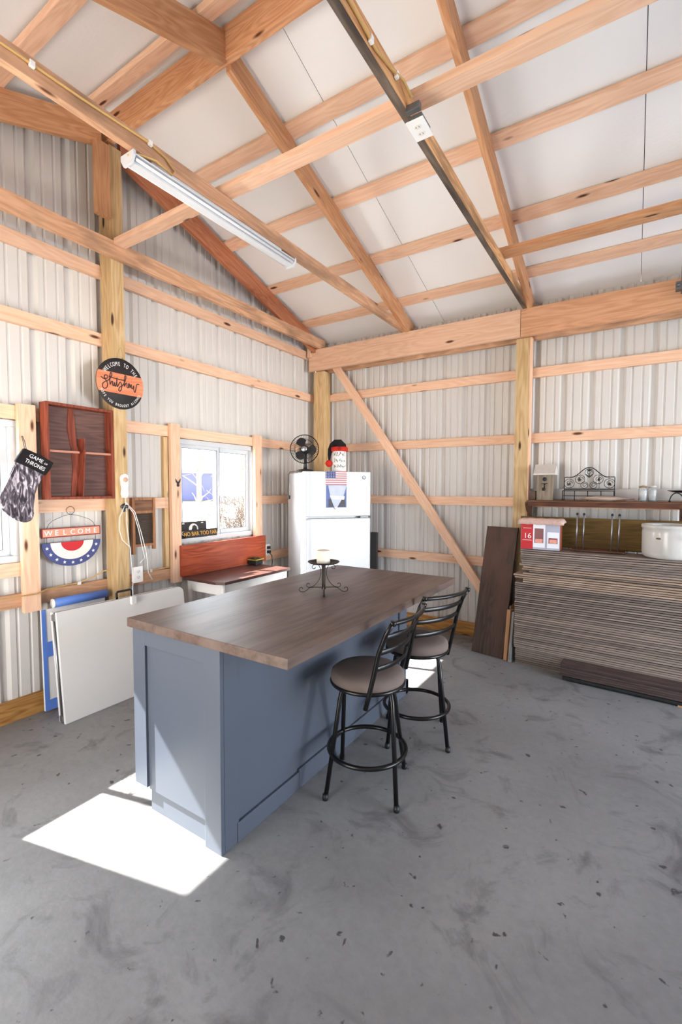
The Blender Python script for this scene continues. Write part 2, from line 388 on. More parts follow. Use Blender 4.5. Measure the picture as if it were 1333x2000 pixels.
bbox('header_beam', 2.449, -.22, 2.895, RX, -.181, 3.14, wood('pine_deep', (218, 166, 128), (196, 142, 104)), 'deep pine header beam over the far wall, right piece above the shelf', 'beam')
bbox('header_beam', .055, -.079, 2.885, RX, -.041, 3.12, WEATH, 'rear header beam tucked behind the front one along the far wall top', 'beam')
bbox('blocking_piece', .06, -.258, 3.05, .105, -.221, 3.155, PINE, 'small pine block nailed on the corner end of the header beam', 'block')
board('diagonal_brace', (.345, -.1, 2.96), (2.13, -.1, .47), .038, .089, PINE, up=(.8, 0, .6), label='long diagonal pine brace crossing the far wall from header to floor', cat='brace')
# window framing studs
bbox('window_stud', .041, -2.187, .70, .079, -2.094, 2.055, PINE, 'upright pine board left of the sliding window with a small dark emblem', 'board')
bbox('window_stud', .041, -1.172, .743, .079, -1.072, 2.055, PINE, 'upright pine board right of the sliding window near the fan', 'board')
bbox('window_stud', .041, -3.324, .70, .079, -3.222, 2.045, PINE, 'upright pine board behind the hanging stocking at the left photo edge', 'board')
bbox('window_stud', .001, -2.23, .83, .039, -2.19, 1.94, TREAT, 'narrow trimmer stud tucked behind the left upright of the sliding window', 'board')
# king post piece at the ridge
bbox('ridge_block', .157, -2.85, 3.41, .205, -2.752, 3.90, RAFT, 'short doubled timber hanging from the ridge in front of the wall post', 'block')

# ---------------------------------------------------------------- roof frame
def rafter(x, y0, y1, lowf, depth, m, label):
    b = MB(); n = 10; b.prism([(y0, lowf(y0)), (y1, lowf(y1)), (y1, lowf(y1)+depth), (y0, lowf(y0)+depth)], -.019, .019, M=Matrix(((0, 0, 1, 0), (1, 0, 0, 0), (0, 1, 0, 0), (0, 0, 0, 1))))
    ym, zm = (y0+y1)/2, lowf((y0+y1)/2)+depth/2; a = math.atan2(lowf(y1)-lowf(y0), y1-y0)
    # local frame with X along the rafter so the grain follows it
    R = Matrix(((0, 1, 0, x), (math.cos(a), 0, -math.sin(a), ym), (math.sin(a), 0, math.cos(a), zm), (0, 0, 0, 1)))
    inv = R.inverted()
    for v in b.bm.verts: v.co = inv @ (v.co+Vector((x, 0, 0)))
    o = b.build('rafter', m); o.matrix_world = R; tag(o, label, 'rafter'); return o
near = lambda y: 3.062+.318*(-y)
far = lambda y: 3.93-.36*(RIDGE-y)
DEEP = wood('deep_red_fir', (186, 122, 88), (160, 94, 64), rings=30)
rafter(.135, -2.64, -.10, lambda y: near(y)-.03, .178, DEEP, 'reddish rafter running down along the left gable wall to the corner')
rafter(1.321, -2.70, -.10, near, .148, RAFT, 'middle rafter landing on the header beside the tie that carries the strip light')
rafter(2.521, -2.70, -.10, near, .148, RAFT, 'right rafter meeting the header above the post by the shelf')
rafter(.135, -5.3, -2.78, lambda y: far(y), .18, RAFT, 'rafter of the near roof slope against the gable wall, top left edge of photo')
rafter(1.321, -5.3, -2.742, lambda y: far(y), .18, RAFT, 'dark-grained rafter of the near slope meeting the ridge board above the strip light')
bbox('ridge_board', .06, -2.741, 3.95, RX, -2.701, 4.135, wood('ridge_fir', (222, 170, 128), (196, 138, 98), rings=40), 'wide figured ridge board running along the roof peak', 'beam')
def tie(x0, x1, z1, m, label): return bbox('roof_tie', x0, RY+.1, 3.14, x1, -.12, z1, m, label, 'beam', bev=.004)
tie(.183, .223, 3.255, WEATH, 'horizontal roof tie closest to the left gable wall')
tie(1.262, 1.301, 3.228, WEATH, 'horizontal roof tie carrying the white strip light and yellow cable')
t3 = tie(2.462, 2.501, 3.228, wood('dirty_pine', (226, 172, 120), (180, 126, 80), blotch=((120, 92, 66), 2, 10)), 'horizontal roof tie with a hanging outlet box at its middle')
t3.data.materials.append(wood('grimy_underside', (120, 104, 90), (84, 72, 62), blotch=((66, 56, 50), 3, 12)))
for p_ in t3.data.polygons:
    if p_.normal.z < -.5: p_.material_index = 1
NEARP = [(-.375, 'nearest the eave'), (-.945, 'second up from the eave'), (-1.535, 'third up from the eave'), (-2.115, 'just below the ridge')]
def purlin(yc, s, label):
    # flat board lying across the rafters
    sl = .318 if s > 0 else -.36
    base = (near(yc)+.150) if s > 0 else far(yc)+.182
    n = Vector((0, sl, 1)).normalized() if s > 0 else Vector((0, sl, 1)).normalized()
    t = Vector((0, 1, -sl)).normalized()
    p = Vector((0, yc, base))+n*.017
    b = MB(); L = RX-.05; b.box(-L/2, -.05, -.016, L/2, .05, .016, .002); o = b.build('purlin', PINE)
    x = Vector((1, 0, 0)); y = t; z = n
    o.matrix_world = Matrix(((x.x, y.x, z.x, .04+L/2), (x.y, y.y, z.y, p.y), (x.z, y.z, z.z, p.z), (0, 0, 0, 1)))
    return tag(o, label, 'roof board')
for y, s in NEARP: purlin(y-.052, 1, 'pine purlin under the white ceiling sheets on the far slope, '+s)
purlin(-2.885, -1, 'pine purlin on the near roof slope right beside the ridge board')
purlin(-3.42, -1, 'pine purlin on the near roof slope crossing the top left corner of photo')
purlin(-4.0, -1, 'pine purlin on the near roof slope, third from the ridge')
bbox('long_brace', .224, -2.75, 3.23, RX-.1, -2.66, 3.268, PINE, 'long pine board lying across the roof ties under the ridge', 'beam')
bbox('long_brace', 2.505-.03, -1.165, 3.23, RX-.1, -1.05, 3.268, RAFT, 'shorter board on the ties at upper right starting at the right rafter', 'beam')

# ---------------------------------------------------------------- windows
def window(i, t0, t1, z0, z1):
    root = bpy.data.objects.new('window_%d' % i, None); C.objects.link(root); root.matrix_world = LW(0, -(t0+t1)/2, (z0+z1)/2); root['kind'] = 'structure'
    w2, h2 = (t1-t0)/2, (z1-z0)/2
    b = MB(); f = .042
    b.box(-w2, -h2, -.05, w2, -h2+f, .022, .003); b.box(-w2, h2-f, -.05, w2, h2, .022, .003)
    b.box(-w2, -h2+f, -.05, -w2+f, h2-f, .022, .003); b.box(w2-f, -h2+f, -.05, w2, h2-f, .022, .003); b.build('window_frame', VINYL, root)
    for side, z in ((-1, -.012), (1, -.036)):
        xa, xb = (-w2+f, .022) if side < 0 else (-.022, w2-f); s = .03 if side < 0 else .04
        b = MB(); b.box(xa, -h2+f, z-.01, xb, -h2+f+s, z+.012, .002); b.box(xa, h2-f-s, z-.01, xb, h2-f, z+.012, .002)
        b.box(xa, -h2+f+s, z-.01, xa+s, h2-f-s, z+.012, .002); b.box(xb-s, -h2+f+s, z-.01, xb, h2-f-s, z+.012, .002); sash = b.build('window_sash', VINYL, root)
        b = MB(); g_ = .0035; X0, X1, Z0, Z1 = xa+s, xb-s, -h2+f+s, h2-f-s
        for q in ((X0, Z0, X1, Z0+g_), (X0, Z1-g_, X1, Z1), (X0, Z0+g_, X0+g_, Z1-g_), (X1-g_, Z0+g_, X1, Z1-g_)): b.box(q[0], q[1], z+.002, q[2], q[3], z+.010)
        if side < 0: b.box(xb-.002, -h2+f, z+.004, xb+.002, h2-f, z+.0135)
        b.build('gasket', GASK, sash)
        b = MB(); b.box(xa+s, -h2+f+s, z-.002, xb-s, h2-f-s, z+.002); b.build('window_pane', GLASS, sash)
    b = MB(); b.prism([(math.cos(a)*.012, math.sin(a)*.035) for a in [k*PI/8 for k in range(16)]], 0, .014); b.build('sash_latch', VINYL, root, M=T(.005, .0, .002))
    return root
window(1, *W1); window(2, *W2)

# ---------------------------------------------------------------- kitchen island
isl = thing('kitchen_island', 'blue-grey painted kitchen island with a dark brown wooden top in the middle of the floor', 'island', (1.7, -2.54, 0))
M0 = T(-1.7, 2.54, 0)
def ip(name, fn, m=PAINTC, par=isl):
    b = MB(); fn(b)
    for v in b.bm.verts: v.co = M0 @ v.co
    return b.build(name, m, par)
Y0, Y1 = -3.43, -1.63
ip('cabinet_body', lambda b: (b.box(1.44, Y0+.035, .105, 1.975, Y1-.01, .866), b.box(1.50, Y0+.04, 0, 1.97, Y1-.01, .105)))
def endp(b):
    b.box(1.41, Y0, .115, 1.50, Y0+.02, .866, .0015); b.box(1.895, Y0, 0, 1.992, Y0+.02, .866, .0015)
    b.box(1.50, Y0, .79, 1.895, Y0+.02, .866, .0015); b.box(1.50, Y0+.012, .105, 1.895, Y0+.034, .79)
    b.box(1.402, Y0+.008, .13, 1.418, Y0+.6, .866, .0015)
ip('end_panel', endp)
ip('kick_board', lambda b: b.box(1.50, Y0+.022, 0, 1.895, Y0+.04, .103, .001))
def facep(b):
    b.box(1.976, Y0+.021, .0, 1.992, Y0+.10, .866, .0015); b.box(1.976, Y1-.11, 0, 1.992, Y1, .866, .0015)
    b.box(1.974, Y0+.1, .0, 1.982, Y1-.11, .866)
    b.box(1.976, -1.755, .0, 1.994, -1.748, .866)
ip('side_panel', facep)
ip('base_trim', lambda b: (b.box(1.983, Y0+.09, 0, 1.996, -2.916, .087, .002), b.box(1.983, -2.914, 0, 1.996, Y1+.03, .100, .002), b.box(1.93, Y1-.01, 0, 1.996, Y1+.035, .100, .002)))
def doors(b):
    for k in range(3): b.box(1.418, Y0+.03+k*.59, .13, 1.438, Y0+.60+k*.59, .85, .003)
ip('cabinet_door', doors)
b = MB(); b.box(1.40-1.7, -3.452+2.54, .868, 2.362-1.7, -1.66+2.54, .909, .003); b.build('worktop', TOPW, isl)

# ---------------------------------------------------------------- bar stools
def arc(cx, cy, z, r, a0, a1, n): return [(cx+r*math.cos(a0+(a1-a0)*k/n), cy+r*math.sin(a0+(a1-a0)*k/n), z) for k in range(n+1)]
def stool(loc, leg_rot, back_rot, label):
    t = thing('bar_stool', label, 'stool', loc, 0, 'bar stools along the island')
    Rl = Matrix.Rotation(leg_rot, 4, 'Z'); Rb = Matrix.Rotation(back_rot, 4, 'Z')
    b = MB(); b.lathe([(0, .548), (.172, .548), (.186, .556), (.188, .572), (.183, .592), (.165, .606), (.12, .614), (.0, .618)], n=48); b.build('seat_cushion', SUEDE, t)
    b = MB(); b.tube(arc(0, 0, .545, .181, 0, 2*PI, 40)[:-1], .011, 8, closed=True); b.box(-.07, -.07, .522, .07, .07, .546, .003)
    b.box(-.175, -.018, .534, .175, .018, .545, .002); b.build('seat_frame', BLACK, t)
    for sx in (-1, 1):
        for sy in (-1, 1):
            pts = [(sx*.03, sy*.022, .520), (sx*.07, sy*.024, .520), (sx*.105, sy*.028, .512), (sx*.125, sy*.034, .49), (sx*.133, sy*.045, .45), (sx*.172, sy*.170, .012)]
            b = MB(); b.tube([Rl @ Vector(p) for p in pts], .0115, 10); lg = b.build('leg', BLACK, t)
            f = Rl @ Vector((sx*.1735, sy*.174, 0)); b = MB(); b.lathe([(0, 0), (.014, 0), (.015, .012), (.0135, .028), (0, .028)], f.x, f.y, 12); b.build('foot_cap', BLKP, lg)
    b = MB(); b.tube([Rl @ Vector(p) for p in arc(0, 0, .195, .196, 0, 2*PI, 48)[:-1]], .0115, 10, closed=True); b.build('foot_ring', BLACK, t)
    for s in (-1, 1):
        pts = [(.085, s*.186, .485), (.105, s*.187, .56), (.13, s*.188, .66), (.152, s*.189, .76), (.19, s*.190, .86), (.222, s*.190, .915)]
        b = MB(); b.tube([Rb @ Vector(p) for p in pts], .0115, 10); b.tube([Rb @ Vector((.222, s*.190, .905)), Rb @ Vector((.226, s*.190, .925))], .015, 10); b.build('back_post', BLACK, t)
    def bow(x, z, r, fl):
        return [Rb @ Vector((x+.045*(1-(k/10-1)**2), .188*(k/10-1), z)) for k in range(21)]
    b = MB(); b.tube(bow(.219, .912, 0, 0), .0115, 10); b.build('top_rail', BLACK, t)
    for x, z in ((.180, .84), (.152, .765), (.135, .685)):
        b = MB(); b.tube(bow(x, z, 0, 0), .013, 8, flat=(.35, 1.0)); b.build('back_slat', BLACK, t)
    return t
stool((2.26, -2.69, 0), math.radians(18.8), math.radians(2), 'black metal bar stool with taupe seat nearer the camera')
stool((2.28, -2.11, 0), math.radians(26), math.radians(-19), 'black metal bar stool with taupe seat farther from the camera, nearer the fridge')

# ---------------------------------------------------------------- candle holder
ch = thing('candle_holder', 'black wrought-iron scroll candle holder standing on the island top', 'candle holder', (1.868, -2.518, .909), math.radians(35.8))
def spiral(cx, cz, r0, r1, a0, a1, n=14): return [(cx+(r0+(r1-r0)*k/n)*math.cos(a0+(a1-a0)*k/n), cz+(r0+(r1-r0)*k/n)*math.sin(a0+(a1-a0)*k/n)) for k in range(n+1)]
for k in range(4):
    R = Matrix.Rotation(k*PI/2, 4, 'Z')
    b = MB()
    pts = [(.012, .031), (.05, .032), (.08, .030), (.098, .014), (.112, .006)]+spiral(.128, .021, .016, .007, -PI*.55, PI*.95)
    b.tube([R @ Vector((x, 0, z)) for x, z in pts], .0032, 6, flat=(1.5, .7)); b.build('foot_scroll', IRON, ch)
    b = MB()
    pts = spiral(.055, .148, .006, .014, -PI*1.1, PI*.45, 12)+[(.045, .165), (.03, .163), (.019, .14), (.017, .11), (.022, .085), (.036, .060), (.055, .040), (.072, .033)]+spiral(.087, .046, .015, .006, -PI*.5, PI*.9, 12)
    b.tube([R @ Vector((x, 0, z)) for x, z in pts], .0028, 6, flat=(1.5, .7)); b.build('side_scroll', IRON, ch)
b = MB(); b.tube([(0, 0, z) for z in (.02, .05, .1, .15, .168)], [.013, .012, .012, .013, .016], 6); b.build('stem', IRON, ch)
b = MB(); b.lathe([(0, .166), (.05, .167), (.08, .172), (.093, .180), (.091, .183), (.078, .176), (.05, .171), (0, .170)], n=40); b.build('drip_plate', IRON, ch)
cd = MB(); cd.lathe([(0, 0), (.038, 0), (.039, .004), (.039, .07), (.036, .076), (.02, .073), (0, .071)], n=32); o = cd.build('candle', WAX, M=T(1.868-.002, -2.518, 1.080)); tag(o, 'thick cream pillar candle standing on the iron holder', 'candle')

# ---------------------------------------------------------------- fridge in the corner, turned to face the room
FA = math.radians(53.5)
fr = thing('refrigerator', 'white top-freezer refrigerator standing diagonally in the corner', 'refrigerator', (.67, -1.13, 0), FA)
# local: x along the front (left to right), y into the fridge, z up; front-left corner at origin
b = MB(); b.box(0.004, .075, .03, .706, .63, 1.668, .006); b.box(.02, .1, 0, .69, .6, .03); b.build('cabinet', WHITE, fr)
for z0, z1, nm in ((1.232, 1.680, 'freezer_door'), (.09, 1.214, 'fridge_door')):
    b = MB(); b.box(0, 0, z0, .71, .068, z1, .012); d = b.build(nm, WHITE, fr)
    b = MB(); b.box(.005, -.038, z0+.004, .045, 0.004, z1-.004, .012); b.build('handle', WHITE, d)
b = MB(); b.box(.03, .03, .02, .68, .07, .085, .004); b.build('toe_grille', GALV, fr)
b = MB(); b.box(.60, .01, 1.215, .69, .06, 1.231, .002); b.build('hinge', GALV, fr)
b = MB(); b.tube([(.632+.017*math.cos(a), -.003, 1.622+.017*math.sin(a)) for a in [k*2*PI/20 for k in range(20)]], .003, 6, closed=True); b.tube([(.626, -.003, 1.622), (.632, -.003, 1.612), (.638, -.003, 1.622)], .002, 5); b.build('door_badge', GALV, fr)
FM = Matrix.Translation((.67, -1.13, 0)) @ Matrix.Rotation(FA, 4, 'Z')
FP = FM @ Matrix(((1, 0, 0, 0), (0, 0, -1, 0), (0, 1, 0, 0), (0, 0, 0, 1)))   # panel frame on the door: right, up, out
def on_door(u, v, o_=.001): return FP @ T(u, v, o_)
# flag magnet
fx0, fx1, fz0, fz1 = .222, .445, 1.547, 1.682
b = MB(); W_, H_ = fx1-fx0, fz1-fz0
for k in range(13):
    b.mi = 0 if k % 2 == 0 else 1; b.box(0, H_-(k+1)*H_/13, 0, W_, H_-k*H_/13, .0015)
b.mi = 2; b.box(0, H_*6/13, .0005, W_*.48, H_, .0022)
b.mi = 1
for r in range(5):
    for c_ in range(6): b.box(W_*.48*(c_+.35)/6, H_*6/13+H_*7/13*(r+.3)/5, .001, W_*.48*(c_+.62)/6, H_*6/13+H_*7/13*(r+.65)/5, .0027)
o = b.build('flag_magnet', [mat('flag_red', S(190, 100, 110), .6), WPAINT, mat('flag_blue', S(60, 72, 130), .6)], M=on_door(fx0, fz0)); tag(o, 'striped flag sheet with starred blue corner on the freezer door', 'flag')
pm = thing('picture_sheet', 'blue and grey picture sheet with a pale funnel shape on the freezer door', 'picture', mw=on_door(.228, 1.322))
b = MB(); b.box(0, 0, 0, .215, .222, .002); b.build('sheet', mat('sheet_blue', S(92, 110, 170), .6, var=.5, nscale=14), pm)
b = MB(); b.prism([(.021, .219), (.2135, .219), (.183, .114), (.112, -.003), (.086, -.003), (.04, .114)], .002, .0045); b.build('funnel_shape', mat('funnel_grey', S(176, 184, 206), .4, var=.15, nscale=22), pm)
b = MB(); b.prism([(.034, .118), (.195, .111), (.187, .077), (.055, .084)], .0047, .006); b.build('label_band', WPAINT, pm)
for q in ([(.024, .008), (.024, .09), (.045, .085), (.082, .008)], [(.120, .008), (.165, .085), (.2, .085), (.2, .008)]):
    b = MB(); b.prism(q, .0021, .003); b.build('dark_corner', mat('dark_print', S(74, 72, 74), .6, var=.5, nscale=60), pm)
b = MB(); b.lathe([(0, 0), (.016, 0), (.016, .008), (.012, .013), (0, .014)], n=18, M=T(.100, -.002, .0045)); b.build('round_magnet', WPAINT, pm)

# ---------------------------------------------------------------- fan on the fridge
fan = thing('table_fan', 'black table fan with wire cage standing on the left end of the refrigerator', 'fan', (.555, -.957, 1.681), 0)
dirc = (CAM-Vector((.525, -.975, 1.9))); yaw = math.atan2(dirc.x, -dirc.y)-math.radians(6)
Rf = Matrix.Rotation(yaw, 4, 'Z'); HUB = Vector((0, -.01, .225))
FR = T(*HUB) @ Rf @ Matrix.Rotation(PI/2-.05, 4, 'X')   # local z faces the camera side
b = MB(); b.lathe([(0, 0), (.085, 0), (.088, .008), (.07, .018), (.03, .026), (0, .028)], n=32); b.build('base', BLKP, fan)
b = MB(); b.tube([(0, .02, .02), (0, .03, .1), (0, .05, .18), (0, .04, .22)], [.022, .017, .018, .03], 10); b.build('neck', BLKP, fan, M=Rf)
b = MB(); b.lathe([(0, -.10), (.035, -.098), (.045, -.07), (.045, -.03), (0, -.028)], n=20, M=FR); b.build('motor', BLKP, fan)
b = MB()
for k in range(3):
    a0 = k*2*PI/3-.1; poly = []
    for j in range(9): a = a0-.62+1.25*j/8; rr = .120*(1-.22*abs(j/8-.5)**2*4); poly.append((rr*math.cos(a), rr*math.sin(a)))
    base = [(.022*math.cos(a0+.25), .022*math.sin(a0+.25)), (.022*math.cos(a0-.35), .022*math.sin(a0-.35))]
    b.prism(poly+base, -.004, .0, M=FR @ Matrix.Rotation(a0, 4, 'Z') @ Matrix.Rotation(.25, 4, 'X') @ Matrix.Rotation(-a0, 4, 'Z'))
b.build('blades', BLKP, fan)
b = MB(); b.lathe([(0, .034), (.022, .033), (.030, .026), (.030, .018)], n=24, M=FR); b.build('hub_badge', CHROME, fan)
for nm, sgn in (('front_cage', 1), ('rear_cage', -1)):
    b = MB()
    for rr, zz in ((.142, 0), (.05, .036*sgn), (.10, .03*sgn)):
        b.tube([FR @ Vector((rr*math.cos(a), rr*math.sin(a), zz)) for a in [k*2*PI/40 for k in range(40)]], .0048 if rr > .13 else .0016, 5, closed=True)
    for k in range(48):
        a = k*2*PI/48; b.tube([FR @ Vector((q*math.cos(a+tw), q*math.sin(a+tw), z*sgn)) for q, z, tw in ((.03, .034, 0), (.07, .037, .04), (.11, .028, .08), (.142, 0, .1))], .0013, 4)
    b.build(nm, BLKP, fan)
cp = [(.52, -.985, 1.686), (.45, -.985, 1.686), (.40, -.945, 1.686), (.345, -.93, 1.684), (.332, -.94, 1.66), (.330, -.94, 1.58), (.324, -.942, 1.50), (.345, -.965, 1.44), (.35, -.965, 1.43)]
b = MB(); b.tube(cp, .0035, 6); o = b.build('power_cord', BLKP); o.parent = fan; o.matrix_local = T(-.555, .957, -1.681)
b = MB(); b.box(.338, -.978, 1.40, .362, -.952, 1.44, .004); o = b.build('cord_plug', BLKP); o.parent = fan; o.matrix_local = T(-.555, .957, -1.681)

# ---------------------------------------------------------------- white canister and santa hat
cx, cy = .80, -.70
cn = thing('canister', 'white cylinder canister with three rows of black lettering on the refrigerator', 'canister', (cx, cy, 1.669))
b = MB(); b.lathe([(0, 0), (.068, 0), (.070, .004), (.070, .225), (.066, .23), (0, .23)], n=36); b.build('body', WPAINT, cn)
b = MB(); base_a = math.atan2(CAM.y-cy, CAM.x-cx)
random.seed(3)
for row in range(3):
    for k in range(7):
        a = base_a-.75+k*.25; z = .185-row*.06
        M = Matrix.Rotation(a, 4, 'Z') @ T(.071, 0, z) @ Matrix(((0, 0, 1, 0), (1, 0, 0, 0), (0, 1, 0, 0), (0, 0, 0, 1)))
        for j in range(3):
            x0 = random.uniform(-.006, .004); y0 = random.uniform(-.018, .008)
            Mj = M @ Matrix.Rotation(random.uniform(-.9, .9), 4, 'Z')
            b.box(x0-.0015, y0, -.0005, x0+.0015, y0+random.uniform(.01, .024), .0008, M=Mj)
b.build('lettering', BLKPAINT, cn)
hat = thing('santa_hat', 'black and red santa hat with red pompom on top of the white canister', 'hat', (cx, cy, 1.669+.231))
b = MB(); b.lathe([(.0, .0), (.072, -.0), (.082, -.012), (.089, -.004), (.087, .026), (.076, .036), (.070, .034)], n=32); b.build('hat_brim', RFELT, hat)
rv = Vector((math.cos(YAW), math.sin(YAW), 0))
path = [Vector((0, 0, .02)), Vector((0, 0, .045)), rv*-.012+Vector((0, 0, .066)), rv*-.04+Vector((0, 0, .072)), rv*-.072+Vector((0, 0, .05)), rv*-.094+Vector((0, 0, .005)), rv*-.103+Vector((0, 0, -.05)), rv*-.104+Vector((0, 0, -.10))]
b = MB(); b.tube(path, [.076, .070, .055, .040, .032, .025, .017, .009], 20); b.build('hat_cone', BFELT, hat)
b = MB(); M = Matrix.Translation(rv*-.106+Vector((0, 0, -.132))); b.lathe([(0, -.038), (.02, -.032), (.034, -.016), (.038, 0), (.034, .016), (.02, .032), (0, .038)], n=20, M=M); b.build('pompom', RFELT, hat)
hb = Matrix.Rotation(base_a, 4, 'Z')
b = MB(); b.lathe([(0, 0), (.018, 0), (.02, .003), (.012, .006), (0, .007)], n=16, M=hb @ T(.084, 0, .012) @ Matrix.Rotation(PI/2, 4, 'Y')); b.build('brim_patch', mat('dark_red', S(150, 22, 18), .8), hat)

# ---------------------------------------------------------------- desk, red board and things beside the window
dk = thing('side_table', 'small white side table with dark brown top under the sliding window', 'table', (.34, -1.67, 0))
b = MB(); b.prism([(-.235, -.435), (.17, -.44), (.24, -.40), (.24, .44), (-.235, .44)], .722, .745); b.build('tabletop', DESKW, dk)
b = MB(); b.box(-.21, -.40, .63, .21, -.385, .722); b.box(-.21, .40, .63, .21, .415, .722); b.box(.195, -.385, .63, .21, .40, .722); b.box(-.21, -.385, .63, -.195, .40, .722); b.build('apron', WPAINT, dk)
for sx in (-.2, .2):
    for sy in (-.39, .405):
        b = MB(); b.tube([(sx, sy, 0), (sx, sy, .2), (sx, sy, .45), (sx, sy, .64), (sx, sy, .722)], [.014, .018, .022, .026, .028], 4); b.build('leg', WPAINT, dk)
b = MB(); b.box(-.19, -.38, .22, .19, .39, .24); b.build('lower_shelf', mat('orange_stain', S(200, 120, 70), .6), dk)
b = MB(); b.box(-.135, -.533, -.014, .135, .533, .014, .003)
o = b.build('red_board', REDW, M=Matrix(((0, 0, 1, .096), (0, 1, 0, -1.586), (-1, 0, 0, .882), (0, 0, 0, 1)))); tag(o, 'glossy red-brown stained plank standing behind the white side table', 'board')
nb = thing('battery_pack', 'small black box with yellow trim on the far end of the side table', 'battery', (.17, -1.27, .745), .15)
b = MB(); b.box(-.045, -.06, 0, .045, .06, .045, .008); b.build('case', BLKP, nb)
b = MB(); b.box(-.05, -.065, .046, .05, .065, .062, .004); b.box(-.03, -.055, .063, .02, .03, .075, .004); b.build('cap', mat('dark_olive', S(58, 54, 30), .5), nb)
b = MB(); b.box(-.053, -.068, .052, .053, -.062, .058); b.box(.048, -.068, .052, .054, .068, .058); b.build('trim', mat('tool_yellow', S(200, 180, 60), .5), nb)
def outlet(label, M, plug=False, cordpts=None):
    t = thing('power_outlet', label, 'outlet', mw=M)
    b = MB(); b.box(-.034, -.056, -.03, .034, .056, -.002, .002); b.build('outlet_box', PLAST, t)
    b = MB(); b.box(-.038, -.06, -.002, .038, .06, .004, .002); pl = b.build('cover_plate', WPAINT, t)
    for s in (-1, 1):
        b = MB(); b.prism([(.017*math.cos(a), s*.022+.014*math.sin(a)) for a in [k*PI/8 for k in range(16)]], .004, .006); b.build('receptacle', CREAM, t)
        b = MB(); b.box(-.008, s*.022-.001, .006, -.006, s*.022+.008, .0066); b.box(.006, s*.022-.001, .006, .008, s*.022+.008, .0066); b.box(-.002, s*.022-.009, .006, .002, s*.022-.005, .0066); b.build('slots', BLKP, t)
    return t
outlet('white duplex outlet on the post behind the folded white table', LW(.190+.022, -2.602, .856))
o2 = outlet('white duplex outlet with a black plug left of the refrigerator', LW(.072, -.985, .855))
b = MB(); b.box(-.018, -.035, .006, .018, -.006, .035, .004); b.box(-.018, .01, .006, .018, .04, .03, .004); b.tube([(0, -.03, .03), (.012, -.06, .05), (.02, -.12, .05), (.03, -.22, .03), (.04, -.40, .02)], .005, 6); b.build('plug_and_cord', BLKP, o2)
# emblem on the stud
b = MB(); em = [(-.026, .03), (-.022, .004), (-.010, -.012), (-.013, -.03), (0, -.042), (.013, -.03), (.010, -.012), (.022, .004), (.026, .03), (.012, .012), (.006, .004), (-.006, .004), (-.012, .012)]
b.prism(em, 0, .004); o = b.build('emblem', BLKPAINT, M=LW(.0795, -2.125, 1.562)); tag(o, 'small dark winged emblem stuck on the upright left of the window', 'emblem')
# plates in the window
pw = thing('license_plate', 'black metal plate with a white round emblem leaning in the window corner', 'plate', mw=LW(.030, -1.925, 1.138) @ Matrix.Rotation(-.12, 4, 'X'))
b = MB(); b.box(-.15, -.073, 0, .15, .073, .0015, .0); b.build('plate', BLKPAINT, pw)
b = MB(); b.lathe([(0, 0), (.052, 0), (.052, .001), (0, .0012)], n=32, M=T(0, .004, .0018)); b.build('round_emblem', WPAINT, pw)
b = MB(); b.prism([(-.012, -.044), (.028, -.036), (.038, -.01), (.034, .026), (.012, .042), (-.010, .034), (-.018, .012), (-.024, 0), (-.016, -.008), (-.018, -.022), (-.006, -.026)], .0032, .004); b.build('profile_figure', BLKPAINT, pw)
b = MB(); b.add_mesh(text_mesh('POW', .055, .0008), T(-.10, -.045, .0025) @ SC(.95, 1, 1)); b.add_mesh(text_mesh('MIA', .055, .0008), T(.100, -.045, .0025) @ SC(.95, 1, 1)); b.box(-.12, .055, .0018, -.095, .063, .0025); b.box(.09, .055, .0018, .115, .063, .0025); b.build('lettering', WPAINT, pw)
pb = thing('slogan_sign', 'narrow dark sign with yellow lettering lying on the window sill before the black plate', 'sign', mw=LW(.062, -1.855, 1.105) @ Matrix.Rotation(-.25, 4, 'X'))
b = MB(); b.prism([(-.19, -.034), (.165, -.034), (.19, .034), (-.19, .034)], 0, .004); b.build('panel', BLKPAINT, pb)
b = MB(); b.add_mesh(text_mesh('NO BAR TOO FAR', .048, .0008), T(-.02, -.018, .005) @ SC(.95, 1.1, 1)); b.build('lettering', mat('gold_paint', S(214, 160, 60), .6), pb)

# ---------------------------------------------------------------- wall decorations, left wall
sg = thing('round_sign', 'round black and orange wooden welcome sign hanging on the left wall post', 'sign', mw=LW(.184, -2.698, 2.268))
b = MB(); b.lathe([(0, 0), (.182, 0), (.182, .008), (0, .008)], n=64); b.build('disc', BLKPAINT, sg)
b = MB(); R_ = .1822; hb_ = .072
poly = [(R_*math.cos(a), R_*math.sin(a)) for a in [-math.asin(hb_/R_)+k*2*math.asin(hb_/R_)/10 for k in range(11)]]
poly += [(-x, -y) for x, y in poly]
b.prism(poly, .0082, .0095); b.build('band', ORANGE, sg)
def arc_text(b, s, r, a_mid, span, size, flip=False, z=.010):
    n = len(s)
    for i, chr_ in enumerate(s):
        if chr_ == ' ': continue
        f = (i/(n-1)-.5)*span
        if not flip: a = a_mid-f; rot = a-PI/2; rr = r
        else: a = a_mid+f; rot = a+PI/2; rr = r
        b.add_mesh(text_mesh(chr_, size, .0006), T(rr*math.cos(a), rr*math.sin(a), z) @ Matrix.Rotation(rot, 4, 'Z') @ SC(.72, 1.2, 1) @ T(0, -size*.35, 0))
b = MB(); arc_text(b, 'WELCOME TO THE', .142, PI/2, 1.95, .034); arc_text(b, 'HOPE YOU BROUGHT ALCOHOL', .157, -PI/2, 2.35, .023, True); b.build('lettering', WPAINT, sg)
